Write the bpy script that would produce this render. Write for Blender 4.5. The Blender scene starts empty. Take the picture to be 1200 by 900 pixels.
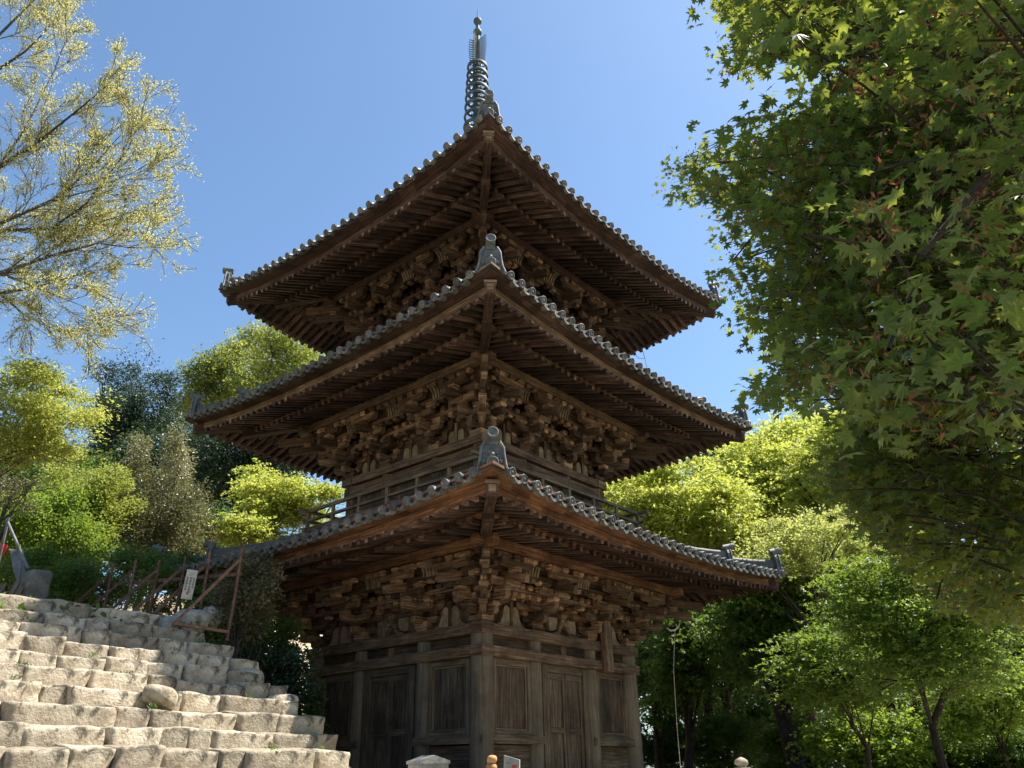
import bpy, math, random
import numpy as np
from mathutils import Vector, Matrix, noise

R = math.radians
random.seed(7)
rng = np.random.default_rng(11)
SC = bpy.context.scene
COL = SC.collection

# ------------------------------------------------------------------ camera, sky, sun, exposure
EYE = 1.6
F_PX, PITCH, ROLL = 961.7, R(25.451), R(-0.96)
CAM_R0 = Vector((1, 0, 0))
CAM_U0 = Vector((0, -math.sin(PITCH), math.cos(PITCH)))
CAM_F = Vector((0, math.cos(PITCH), math.sin(PITCH)))
CAM_R = CAM_R0 * math.cos(ROLL) + CAM_U0 * math.sin(ROLL)
CAM_U = CAM_U0 * math.cos(ROLL) - CAM_R0 * math.sin(ROLL)
cam_d = bpy.data.cameras.new('camera')
cam_d.sensor_width = 36.0
cam_d.lens = F_PX * 36.0 / 1200.0
cam_d.clip_start = 0.05
cam_d.clip_end = 3000
cam = bpy.data.objects.new('camera', cam_d)
COL.objects.link(cam)
m = Matrix((CAM_R, CAM_U, -CAM_F)).transposed().to_4x4()
m.translation = (0, 0, EYE)
cam.matrix_world = m
SC.camera = cam

SUN_AZ, SUN_EL = R(74), R(59)          # azimuth clockwise from +Y (straight ahead)
world = bpy.data.worlds.new('World')
SC.world = world
world.use_nodes = True
wn = world.node_tree
wn.nodes.clear()
wo = wn.nodes.new('ShaderNodeOutputWorld')
bg = wn.nodes.new('ShaderNodeBackground')
sky = wn.nodes.new('ShaderNodeTexSky')
sky.sky_type = 'NISHITA'
sky.sun_disc = False
sky.sun_elevation = SUN_EL
sky.sun_rotation = SUN_AZ
sky.air_density = 1.1
sky.dust_density = 1.3
sky.ozone_density = 2.0
sky.altitude = 200
bg.inputs['Strength'].default_value = 0.078
tint = wn.nodes.new('ShaderNodeMix')
tint.data_type = 'RGBA'
tint.blend_type = 'MULTIPLY'
tint.inputs[0].default_value = 1.0
tint.inputs[7].default_value = (0.84, 0.98, 1.04, 1)
wn.links.new(sky.outputs[0], tint.inputs[6])
wn.links.new(tint.outputs[2], bg.inputs[0])
wn.links.new(bg.outputs[0], wo.inputs[0])
sun_d = bpy.data.lights.new('sun', 'SUN')
sun_d.energy = 5.0
sun_d.angle = R(0.5)
sun_d.color = (1.0, 0.93, 0.82)
sun = bpy.data.objects.new('sun', sun_d)
COL.objects.link(sun)
S = Vector((math.sin(SUN_AZ) * math.cos(SUN_EL), math.cos(SUN_AZ) * math.cos(SUN_EL), math.sin(SUN_EL)))
sun.rotation_euler = (-S).to_track_quat('-Z', 'Y').to_euler()
sun.location = S * 60
vs = SC.view_settings
vs.view_transform = 'Standard'
vs.look = 'None'
vs.exposure = 1.42
vs.gamma = 1
vs.use_curve_mapping = False
SC.render.engine = 'CYCLES'
SC.cycles.max_bounces = 8
SC.cycles.diffuse_bounces = 5
SC.cycles.transmission_bounces = 4
SC.cycles.use_denoising = True


def at(u, v, d):
    """world point at forward distance d seen at photograph position (u, v)"""
    r = CAM_F * F_PX + CAM_R * (u - 600) - CAM_U * (v - 450)
    r = r * (d / r.y)
    return Vector((r.x, r.y, r.z + EYE))


# ------------------------------------------------------------------ helpers
def tag(o, label=None, cat=None, group=None, kind=None):
    if label: o['label'] = label
    if cat: o['category'] = cat
    if group: o['group'] = group
    if kind: o['kind'] = kind
    return o


def empty(name, loc=(0, 0, 0), rz=0.0):
    o = bpy.data.objects.new(name, None)
    o.empty_display_size = 0.2
    COL.objects.link(o)
    o.location = loc
    o.rotation_euler = (0, 0, rz)
    return o


def link(name, me, parent=None):
    o = bpy.data.objects.new(name, me)
    COL.objects.link(o)
    if parent is not None: o.parent = parent
    return o


class MB:
    """collects polygons, with grain coordinates along each piece and one random tone per piece"""

    def __init__(self):
        self.v, self.f, self.uv, self.tone, self.sm = [], [], [], [], []

    def face(self, pts, uvs, tone=0.5, smooth=False):
        i = len(self.v)
        self.v.extend([tuple(p) for p in pts])
        self.f.append(tuple(range(i, i + len(pts))))
        self.uv.extend(uvs)
        self.tone.append(tone)
        self.sm.append(smooth)

    def hexa(self, c, tone=None, along=0, end=None):
        """c: 8 corners, index bits x=1,y=2,z=4; along = grain axis"""
        if tone is None: tone = random.random()
        c = [Vector(p) for p in c]
        ou, ov = random.random() * 20, random.random() * 20
        i0 = len(self.v)
        quads = [(0, 2, 3, 1), (4, 5, 7, 6), (0, 1, 5, 4), (2, 6, 7, 3), (0, 4, 6, 2), (1, 3, 7, 5)]
        axp = [(1, 2), (1, 2), (1, 4), (1, 4), (2, 4), (2, 4)]
        for q, (a, b) in zip(quads, axp):
            ab = 1 << along
            p0 = c[q[0]]
            ea = (c[q[0] ^ a] - p0)
            eb = (c[q[0] ^ b] - p0)
            la, lb = ea.length, eb.length
            uvs = []
            for i in q:
                ua = la if (i & a) != (q[0] & a) else 0
                ub = lb if (i & b) != (q[0] & b) else 0
                if b == ab: ua, ub = ub, ua
                if a != ab and b != ab: uvs.append((ou + 0.3 * ua, ov + 0.3 * ub))
                else: uvs.append((ou + ua, ov + ub))
            self.face([c[i] for i in q], uvs, end if (end is not None and q == (2, 6, 7, 3)) else tone)

    def box(self, x0, x1, y0, y1, z0, z1, tone=None, M=None, along=None, jit=0.0):
        c = []
        for i in range(8):
            p = Vector((x1 if i & 1 else x0, y1 if i & 2 else y0, z1 if i & 4 else z0))
            if jit: p += Vector((random.uniform(-jit, jit), random.uniform(-jit, jit), random.uniform(-jit, jit)))
            c.append(M(p) if M else p)
        if along is None:
            d = (abs(x1 - x0), abs(y1 - y0), abs(z1 - z0))
            along = d.index(max(d))
        self.hexa(c, tone, along)

    def beam(self, p0, p1, w, h, tone=None, up=(0, 0, 1), anchor=0.5, taper=1.0):
        """box from p0 to p1; anchor: where p lies in the height (0 bottom, 1 top)"""
        p0, p1, up = Vector(p0), Vector(p1), Vector(up)
        d = (p1 - p0).normalized()
        s = d.cross(up).normalized()
        u = s.cross(d).normalized()
        c = []
        for i in range(8):
            e = p1 if i & 1 else p0
            k = taper if i & 1 else 1.0
            c.append(e + s * (w * k / 2 if i & 2 else -w * k / 2) + u * (h * k * ((1 - anchor) if i & 4 else -anchor)))
        self.hexa(c, tone, 0)

    def prism(self, poly, a, b, f, tone=None):
        """poly in (p,q) extruded from a to b; f(p, q, e) -> point"""
        if tone is None: tone = random.random()
        o1, o2 = random.random() * 20, random.random() * 20
        A = [f(p, q, a) for p, q in poly]
        B = [f(p, q, b) for p, q in poly]
        uvp = [(o1 + p, o2 + q) for p, q in poly]
        self.face(A[::-1], uvp[::-1], tone)
        self.face(B, uvp, tone)
        n = len(poly)
        l = 0
        for i in range(n):
            j = (i + 1) % n
            dl = math.hypot(poly[j][0] - poly[i][0], poly[j][1] - poly[i][1])
            self.face([A[i], A[j], B[j], B[i]], [(o1 + l, o2), (o1 + l + dl, o2), (o1 + l + dl, o2 + abs(b - a)), (o1 + l, o2 + abs(b - a))], tone)
            l += dl

    def tube(self, pts, radii, n=8, tone=None, cap=True, half=False, smooth=True):
        if tone is None: tone = random.random()
        pts = [Vector(p) for p in pts]
        ou, ov = random.random() * 20, random.random() * 20
        rings = []
        L = 0
        Ls = []
        ref = None
        for i, p in enumerate(pts):
            d = (pts[min(i + 1, len(pts) - 1)] - pts[max(i - 1, 0)])
            if d.length < 1e-9: d = Vector((0, 0, 1))
            d.normalize()
            if ref is None:
                ref = Vector((0, 0, 1)) if abs(d.z) < 0.9 else Vector((1, 0, 0))
            s = d.cross(ref).normalized()
            u = s.cross(d).normalized()
            ref = u
            if i: L += (p - pts[i - 1]).length
            Ls.append(L)
            r = radii[i] if hasattr(radii, '__len__') else radii
            k = n if not half else n + 1
            ring = []
            for j in range(k):
                a = 2 * math.pi * j / n if not half else math.pi * j / n
                ring.append(p + s * (r * math.cos(a)) + u * (r * math.sin(a)))
            rings.append(ring)
        i0 = len(self.v)
        k = len(rings[0])
        for r_ in rings: self.v.extend([tuple(q) for q in r_])
        rr = radii[0] if hasattr(radii, '__len__') else radii
        step = 2 * math.pi * max(rr, 0.01) / n
        for i in range(len(rings) - 1):
            for j in range(k if not half else k - 1):
                j2 = (j + 1) % k
                self.f.append((i0 + i * k + j, i0 + i * k + j2, i0 + (i + 1) * k + j2, i0 + (i + 1) * k + j))
                self.uv.extend([(ou + Ls[i], ov + j * step), (ou + Ls[i], ov + (j + 1) * step), (ou + Ls[i + 1], ov + (j + 1) * step), (ou + Ls[i + 1], ov + j * step)])
                self.tone.append(tone)
                self.sm.append(smooth)
        if cap:
            for ring, rev in ((rings[0], True), (rings[-1], False)):
                q = ring[::-1] if rev else ring
                self.face(q, [(ou + 0.3 * i, ov) for i in range(len(q))], tone)

    def lathe(self, prof, c, axis=(0, 0, 1), n=16, tone=None, smooth=True):
        """prof: (radius, height) along axis from c"""
        if tone is None: tone = random.random()
        c, ax = Vector(c), Vector(axis).normalized()
        ref = Vector((0, 0, 1)) if abs(ax.z) < 0.9 else Vector((1, 0, 0))
        s = ax.cross(ref).normalized()
        u = s.cross(ax).normalized()
        i0 = len(self.v)
        for r, h in prof:
            for j in range(n):
                a = 2 * math.pi * j / n
                self.v.append(tuple(c + ax * h + s * (r * math.cos(a)) + u * (r * math.sin(a))))
        o = random.random() * 9
        for i in range(len(prof) - 1):
            for j in range(n):
                j2 = (j + 1) % n
                self.f.append((i0 + i * n + j, i0 + i * n + j2, i0 + (i + 1) * n + j2, i0 + (i + 1) * n + j))
                h0, h1 = prof[i][1], prof[i + 1][1]
                self.uv.extend([(o + h0, j * .05), (o + h0, j * .05 + .05), (o + h1, j * .05 + .05), (o + h1, j * .05)])
                self.tone.append(tone)
                self.sm.append(smooth)
        for k, rev in ((0, False), (len(prof) - 1, True)):
            if prof[k][0] > 1e-4 and prof[0] != prof[-1]:
                q = tuple(range(i0 + k * n, i0 + k * n + n))
                self.f.append(q[::-1] if rev else q)
                self.uv.extend([(o, o)] * n)
                self.tone.append(tone)
                self.sm.append(False)

    def mesh(self, name, mat):
        me = bpy.data.meshes.new(name)
        me.from_pydata(self.v, [], self.f)
        uvl = me.uv_layers.new(name='grain')
        uvl.data.foreach_set('uv', np.array(self.uv, np.float32).ravel())
        a = me.attributes.new('tone', 'FLOAT', 'FACE')
        a.data.foreach_set('value', np.array(self.tone, np.float32))
        me.polygons.foreach_set('use_smooth', np.array(self.sm, bool))
        me.materials.append(mat)
        me.update()
        return me

    def build(self, name, mat, parent=None):
        return link(name, self.mesh(name, mat), parent)


# ------------------------------------------------------------------ materials
def new_mat(name):
    mt = bpy.data.materials.new(name)
    mt.use_nodes = True
    nt = mt.node_tree
    for n in list(nt.nodes): nt.nodes.remove(n)
    out = nt.nodes.new('ShaderNodeOutputMaterial')
    return mt, nt, out


def N(nt, t, **kw):
    n = nt.nodes.new(t)
    for k, v in kw.items():
        if k in n.inputs: n.inputs[k].default_value = v
        else: setattr(n, k, v)
    return n


def ramp(nt, fac, stops):
    r = nt.nodes.new('ShaderNodeValToRGB')
    e = r.color_ramp.elements
    while len(e) < len(stops): e.new(0.5)
    for i, (p, c) in enumerate(stops):
        e[i].position = p
        e[i].color = (c[0], c[1], c[2], 1) if hasattr(c, '__len__') else (c, c, c, 1)
    nt.links.new(fac, r.inputs[0])
    return r.outputs[0]


def mixc(nt, fac, a, b, mode='MIX'):
    mx = nt.nodes.new('ShaderNodeMix')
    mx.data_type = 'RGBA'
    mx.blend_type = mode
    for sock, val in ((mx.inputs[0], fac), (mx.inputs[6], a), (mx.inputs[7], b)):
        if hasattr(val, 'is_linked'): nt.links.new(val, sock)
        elif hasattr(val, '__len__'): sock.default_value = (val[0], val[1], val[2], 1)
        else: sock.default_value = val
    return mx.outputs[2]


def wood(name, dark, mid, light, rough=0.8, stain=0.5, gs=(1.6, 34.0), bump=0.5):
    mt, nt, out = new_mat(name)
    tc = N(nt, 'ShaderNodeUVMap', uv_map='grain')
    mp = N(nt, 'ShaderNodeMapping')
    mp.inputs['Scale'].default_value = (gs[0], gs[1], 1)
    nt.links.new(tc.outputs[0], mp.inputs[0])
    n1 = N(nt, 'ShaderNodeTexNoise', Scale=1.0, Detail=6.0, Roughness=0.65, Distortion=0.4)
    nt.links.new(mp.outputs[0], n1.inputs['Vector'])
    col = ramp(nt, n1.outputs[0], [(0.34, dark), (0.50, mid), (0.68, light)])
    at_ = N(nt, 'ShaderNodeAttribute', attribute_name='tone')
    md = N(nt, 'ShaderNodeMath', operation='MULTIPLY')
    md.inputs[1].default_value = 0.6667
    nt.links.new(at_.outputs['Fac'], md.inputs[0])
    tv = ramp(nt, md.outputs[0], [(0.0, 0.45), (0.33, 0.9), (0.66, 1.6), (1.0, 2.8)])
    col = mixc(nt, 1.0, col, tv, 'MULTIPLY')
    oc = N(nt, 'ShaderNodeTexCoord')
    n2 = N(nt, 'ShaderNodeTexNoise', Scale=1.7, Detail=5.0, Roughness=0.7)
    nt.links.new(oc.outputs['Object'], n2.inputs['Vector'])
    st = ramp(nt, n2.outputs[0], [(0.35, 1.0 - stain), (0.6, 1.12)])
    col = mixc(nt, 1.0, col, st, 'MULTIPLY')
    b = N(nt, 'ShaderNodeBsdfPrincipled', Roughness=rough)
    b.inputs['Specular IOR Level'].default_value = 0.25
    nt.links.new(col, b.inputs['Base Color'])
    bp = N(nt, 'ShaderNodeBump', Strength=bump, Distance=0.006)
    nt.links.new(n1.outputs[0], bp.inputs['Height'])
    nt.links.new(bp.outputs[0], b.inputs['Normal'])
    nt.links.new(b.outputs[0], out.inputs[0])
    return mt


def mottled(name, c1, c2, c3, scale=8.0, rough=0.85, bump=0.4, spots=None, spot_scale=14, tone=True, bdist=0.01):
    mt, nt, out = new_mat(name)
    oc = N(nt, 'ShaderNodeTexCoord')
    n1 = N(nt, 'ShaderNodeTexNoise', Scale=scale, Detail=8.0, Roughness=0.7)
    nt.links.new(oc.outputs['Object'], n1.inputs['Vector'])
    col = ramp(nt, n1.outputs[0], [(0.3, c1), (0.5, c2), (0.7, c3)])
    if spots:
        n3 = N(nt, 'ShaderNodeTexNoise', Scale=spot_scale, Detail=4.0, Roughness=0.6, Distortion=0.6)
        nt.links.new(oc.outputs['Object'], n3.inputs['Vector'])
        m_ = ramp(nt, n3.outputs[0], [(0.58, 0.0), (0.66, 1.0)])
        col = mixc(nt, m_, col, spots)
    if tone:
        at_ = N(nt, 'ShaderNodeAttribute', attribute_name='tone')
        tv = ramp(nt, at_.outputs['Fac'], [(0.0, 0.7), (0.5, 1.0), (1.0, 1.35)])
        col = mixc(nt, 1.0, col, tv, 'MULTIPLY')
    b = N(nt, 'ShaderNodeBsdfPrincipled', Roughness=rough)
    b.inputs['Specular IOR Level'].default_value = 0.3
    nt.links.new(col, b.inputs['Base Color'])
    n4 = N(nt, 'ShaderNodeTexNoise', Scale=scale * 5, Detail=6.0, Roughness=0.7)
    nt.links.new(oc.outputs['Object'], n4.inputs['Vector'])
    bp = N(nt, 'ShaderNodeBump', Strength=bump, Distance=bdist)
    nt.links.new(n4.outputs[0], bp.inputs['Height'])
    nt.links.new(bp.outputs[0], b.inputs['Normal'])
    nt.links.new(b.outputs[0], out.inputs[0])
    return mt


def leafmat(name, c_dark, c_mid, c_light, trans=(0.3, 0.4, 0.05), tw=0.45, rough=0.45, spec=0.35):
    mt, nt, out = new_mat(name)
    at_ = N(nt, 'ShaderNodeAttribute', attribute_name='tone')
    col = ramp(nt, at_.outputs['Fac'], [(0.05, c_dark), (0.5, c_mid), (0.95, c_light)])
    b = N(nt, 'ShaderNodeBsdfPrincipled', Roughness=rough)
    b.inputs['Specular IOR Level'].default_value = spec
    nt.links.new(col, b.inputs['Base Color'])
    t = N(nt, 'ShaderNodeBsdfTranslucent')
    tcol = mixc(nt, 0.5, col, trans)
    nt.links.new(tcol, t.inputs[0])
    mx = nt.nodes.new('ShaderNodeMixShader')
    mx.inputs[0].default_value = tw
    nt.links.new(b.outputs[0], mx.inputs[1])
    nt.links.new(t.outputs[0], mx.inputs[2])
    nt.links.new(mx.outputs[0], out.inputs[0])
    return mt








W_RED = wood('red_brown_wood', (0.018, 0.0105, 0.009), (0.050, 0.030, 0.024), (0.125, 0.08, 0.06))
W_RAFT = wood('rafter_wood', (0.018, 0.0105, 0.009), (0.052, 0.031, 0.025), (0.17, 0.115, 0.092))
W_ORNG = wood('orange_brown_wood', (0.05, 0.023, 0.012), (0.135, 0.068, 0.037), (0.27, 0.16, 0.095))
W_BRACK = wood('bracket_wood', (0.042, 0.026, 0.016), (0.115, 0.072, 0.044), (0.25, 0.175, 0.115))
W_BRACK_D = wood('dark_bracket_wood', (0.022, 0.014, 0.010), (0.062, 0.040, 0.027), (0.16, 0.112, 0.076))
W_GREY = wood('grey_weathered_wood', (0.052, 0.038, 0.026), (0.112, 0.086, 0.059), (0.21, 0.167, 0.12), stain=0.35)
W_COL = wood('column_wood', (0.098, 0.080, 0.058), (0.138, 0.114, 0.084), (0.185, 0.156, 0.117), stain=0.3, gs=(1.0, 22.0), bump=0.3)
W_DOOR = wood('dark_panel_wood', (0.038, 0.027, 0.019), (0.09, 0.067, 0.047), (0.195, 0.152, 0.11), stain=0.45)
W_BEAM = wood('beam_wood', (0.045, 0.029, 0.018), (0.118, 0.078, 0.050), (0.24, 0.175, 0.115))
PLASTER = mottled('old_plaster', (0.09, 0.068, 0.04), (0.17, 0.135, 0.086), (0.27, 0.225, 0.15), 9, 0.9)
TILE = mottled('grey_roof_tile', (0.045, 0.048, 0.047), (0.085, 0.09, 0.087), (0.15, 0.153, 0.143), 5, 0.6, 0.25, spots=(0.19, 0.19, 0.15), spot_scale=11)
ONI = mottled('ridge_tile', (0.05, 0.056, 0.06), (0.10, 0.11, 0.113), (0.18, 0.188, 0.182), 9, 0.6, 0.4)
BRONZE = mottled('green_bronze', (0.02, 0.03, 0.032), (0.04, 0.06, 0.06), (0.09, 0.12, 0.115), 6, 0.6, 0.3)
STONE = mottled('step_granite', (0.18, 0.142, 0.096), (0.365, 0.31, 0.23), (0.53, 0.475, 0.375), 5, 0.9, 1.0, spots=(0.115, 0.10, 0.075), spot_scale=5, bdist=0.03)
ROCK = mottled('pale_rock', (0.16, 0.15, 0.125), (0.30, 0.285, 0.25), (0.48, 0.465, 0.43), 5, 0.9, 0.8, spots=(0.17, 0.17, 0.12), spot_scale=6, bdist=0.02)
DIRTST = mottled('dark_stone', (0.06, 0.055, 0.045), (0.11, 0.10, 0.085), (0.18, 0.165, 0.14), 7, 0.9, 0.6)
DIRT = mottled('earth', (0.19, 0.145, 0.095), (0.33, 0.27, 0.185), (0.43, 0.365, 0.265), 1.2, 0.95, 0.6, spots=(0.12, 0.12, 0.06), spot_scale=0.5, tone=False)
RUST = mottled('rusty_iron', (0.06, 0.033, 0.022), (0.14, 0.075, 0.05), (0.22, 0.125, 0.085), 12, 0.85, 0.4)
GREYM = mottled('grey_metal', (0.07, 0.073, 0.08), (0.12, 0.125, 0.138), (0.20, 0.207, 0.22), 8, 0.55, 0.2)
WHITE = mottled('white_paint', (0.22, 0.20, 0.155), (0.40, 0.375, 0.31), (0.52, 0.49, 0.42), 9, 0.7, 0.2)
REDP = mottled('red_cloth', (0.35, 0.02, 0.015), (0.5, 0.03, 0.025), (0.55, 0.05, 0.03), 9, 0.8, 0.2)
INK = mottled('grey_ink', (0.05, 0.05, 0.05), (0.09, 0.09, 0.085), (0.13, 0.13, 0.12), 9, 0.8, 0.1)
REDI = mottled('red_ink', (0.35, 0.05, 0.03), (0.42, 0.08, 0.05), (0.5, 0.13, 0.08), 9, 0.8, 0.1)
ORANGE = mottled('ochre_stone', (0.25, 0.13, 0.05), (0.38, 0.2, 0.085), (0.5, 0.3, 0.14), 12, 0.85, 0.4)
BARK = mottled('dark_bark', (0.014, 0.011, 0.008), (0.032, 0.025, 0.019), (0.07, 0.057, 0.045), 9, 0.95, 0.8, bdist=0.03)
BARK_M = mottled('brown_bark', (0.06, 0.042, 0.026), (0.115, 0.085, 0.055), (0.19, 0.15, 0.10), 9, 0.95, 0.6, bdist=0.02)
TWIG = mottled('twig_bark', (0.03, 0.025, 0.021), (0.055, 0.047, 0.04), (0.11, 0.095, 0.08), 9, 0.9, 0.3)

L_MAPLE = leafmat('maple_leaf', (0.012, 0.036, 0.015), (0.021, 0.062, 0.022), (0.05, 0.105, 0.028), (0.66, 0.72, 0.07), 0.42)
L_SEED = leafmat('maple_seed', (0.08, 0.03, 0.016), (0.15, 0.055, 0.028), (0.23, 0.10, 0.045), (0.4, 0.16, 0.06), 0.4)
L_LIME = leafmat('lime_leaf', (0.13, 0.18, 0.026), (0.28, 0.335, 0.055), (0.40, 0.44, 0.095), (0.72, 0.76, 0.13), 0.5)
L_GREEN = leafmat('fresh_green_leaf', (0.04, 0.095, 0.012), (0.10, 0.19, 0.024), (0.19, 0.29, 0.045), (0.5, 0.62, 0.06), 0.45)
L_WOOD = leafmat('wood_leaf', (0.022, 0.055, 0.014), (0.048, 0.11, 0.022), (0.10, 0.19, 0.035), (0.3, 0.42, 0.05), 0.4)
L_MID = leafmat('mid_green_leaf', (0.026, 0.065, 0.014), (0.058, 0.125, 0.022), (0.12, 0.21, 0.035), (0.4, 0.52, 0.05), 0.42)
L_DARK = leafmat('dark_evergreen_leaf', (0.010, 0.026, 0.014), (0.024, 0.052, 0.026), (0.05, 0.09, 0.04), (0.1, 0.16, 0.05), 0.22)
L_CAMPH = leafmat('camphor_leaf', (0.07, 0.11, 0.016), (0.20, 0.25, 0.04), (0.36, 0.39, 0.085), (0.5, 0.54, 0.09), 0.4)
L_PALG = leafmat('pale_green_leaf', (0.16, 0.20, 0.05), (0.30, 0.34, 0.09), (0.43, 0.46, 0.16), (0.62, 0.66, 0.16), 0.5)
L_YEL = leafmat('yellow_spring_leaf', (0.15, 0.175, 0.03), (0.30, 0.335, 0.07), (0.43, 0.45, 0.12), (0.64, 0.68, 0.14), 0.5)
L_PALE = leafmat('pale_spring_leaf', (0.20, 0.19, 0.055), (0.38, 0.365, 0.125), (0.54, 0.52, 0.24), (0.68, 0.65, 0.2), 0.5)
L_OLIVE = leafmat('olive_leaf', (0.05, 0.06, 0.02), (0.15, 0.155, 0.065), (0.36, 0.33, 0.18), (0.33, 0.32, 0.12), 0.3, rough=0.4, spec=0.4)
L_IVY = leafmat('creeper_leaf', (0.04, 0.06, 0.025), (0.10, 0.105, 0.05), (0.24, 0.17, 0.11), (0.2, 0.2, 0.08), 0.3)

# ------------------------------------------------------------------ ground
PAG_C = Vector((-0.816, 16.864, 0))
ROT = R(49.786)
ER = Vector((math.cos(R(51.5)), math.sin(R(51.5)), 0))     # along the step rows, away to the right
EU = Vector((-ER.y, ER.x, 0))                               # up the steps
ST_D, ST_TREAD, ST_RISE, ST_Z = 7.5, 0.385, 0.196, EYE + 0.27
ST_N = 10
TERR = ST_Z + ST_RISE * (ST_N - 1)                          # terrace level


def sstep(a, b, x):
    t = min(1, max(0, (x - a) / (b - a)))
    return t * t * (3 - 2 * t)


def height(x, y):
    p = Vector((x, y, 0))
    eu, er = p.dot(EU), p.dot(ER)
    yard = 1.22 * sstep(4.5, 9.0, y) - 9 * sstep(26, 70, y) * sstep(-4, 8, x)
    # stair bank and terrace, with the hill behind them
    bank = -0.3 + (EYE - 0.1) * sstep(ST_D - 2.6, ST_D - 0.15, eu)
    if eu > ST_D - 0.1:
        bank = min(ST_Z - 0.22 + (eu - ST_D) * ST_RISE / ST_TREAD, TERR - 0.12)
    if eu > 11.0: bank += (min(eu, 16) - 11.0) * 0.10 + max(0, min(eu, 24) - 16) * 0.38 + max(0, min(eu, 40) - 24) * 0.15 + (max(0, min(eu, 90) - 30)) * 0.10
    side = 1 - sstep(6.6, 7.3, er) * (1 - sstep(15, 24, er) * sstep(8, 14, eu) * (1 - sstep(-13, -6, x)))
    z = yard + (max(bank, yard) - yard) * side
    z += 0.05 * noise.noise(Vector((x * 0.35, y * 0.35, 0)))
    return z


def build_ground():
    near = list(np.arange(-20, 20.01, 0.4))
    far = [-1500, -900, -500, -300, -200, -140, -100, -75, -58, -46, -38, -32, -28, -25, -22]
    xs = far + near + [-q for q in far[::-1]]
    ys = [-600, -200, -80, -40, -25, -16, -12, -9, -7] + list(np.arange(-5, 24.01, 0.4)) + [26, 28, 31, 35, 40, 46, 54, 64, 80, 100, 140, 220, 400, 800, 1600]
    v = [(x, y, height(x, y)) for y in ys for x in xs]
    n = len(xs)
    f = [(j * n + i, j * n + i + 1, (j + 1) * n + i + 1, (j + 1) * n + i) for j in range(len(ys) - 1) for i in range(n - 1)]
    me = bpy.data.meshes.new('ground')
    me.from_pydata(v, [], f)
    me.polygons.foreach_set('use_smooth', np.ones(len(f), bool))
    me.materials.append(DIRT)
    tag(link('ground', me), kind='structure')


build_ground()

# ------------------------------------------------------------------ the pagoda
# local frame: walls face +-x and +-y; the corner (-1,-1) points at the photographer
pag = empty('pagoda', (PAG_C.x, PAG_C.y, 0), ROT)
tag(pag, 'three storey weathered brown timber pagoda with grey tiled roofs and a bronze finial', 'pagoda')
E0 = EYE


def Rk(k, x, y, z):
    c, s = [(1, 0), (0, 1), (-1, 0), (0, -1)][k % 4]
    return Vector((c * x - s * y, s * x + c * y, z))


ROOFS = [
    dict(b=2.12, bo=2.25, hp=2.86, hk=3.66, hy=4.38, ht=4.68, z0=2.25, zp=3.25, zk=3.30, zy=3.28, zt=3.44, L=0.26, htop=2.40, sa=0.22, sb=0.055),
    dict(b=1.83, bo=2.00, hp=2.57, hk=3.45, hy=4.20, ht=4.50, z0=5.70, zp=6.75, zk=6.64, zy=6.60, zt=6.775, L=0.28, htop=2.05, sa=0.33, sb=0.06),
    dict(b=1.55, bo=1.70, hp=2.37, hk=3.21, hy=4.01, ht=4.30, z0=8.98, zp=10.06, zk=9.86, zy=9.71, zt=9.92, L=0.45, htop=0.45, sa=0.34, sb=0.085),
]
for r in ROOFS:
    for k in ('z0', 'zp', 'zk', 'zy', 'zt'): r[k] += E0
ROOFS[0]['zp'] = E0 + 3.27

RAF = []          # every rafter: (screen length, corners)


def screen(p):
    """photograph position of a pagoda-local point"""
    c, s = math.cos(ROT), math.sin(ROT)
    w = Vector((PAG_C.x + c * p.x - s * p.y, PAG_C.y + s * p.x + c * p.y, p.z - EYE))
    Y = w.dot(CAM_F)
    return w.dot(CAM_R) / Y * F_PX, -w.dot(CAM_U) / Y * F_PX


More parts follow.
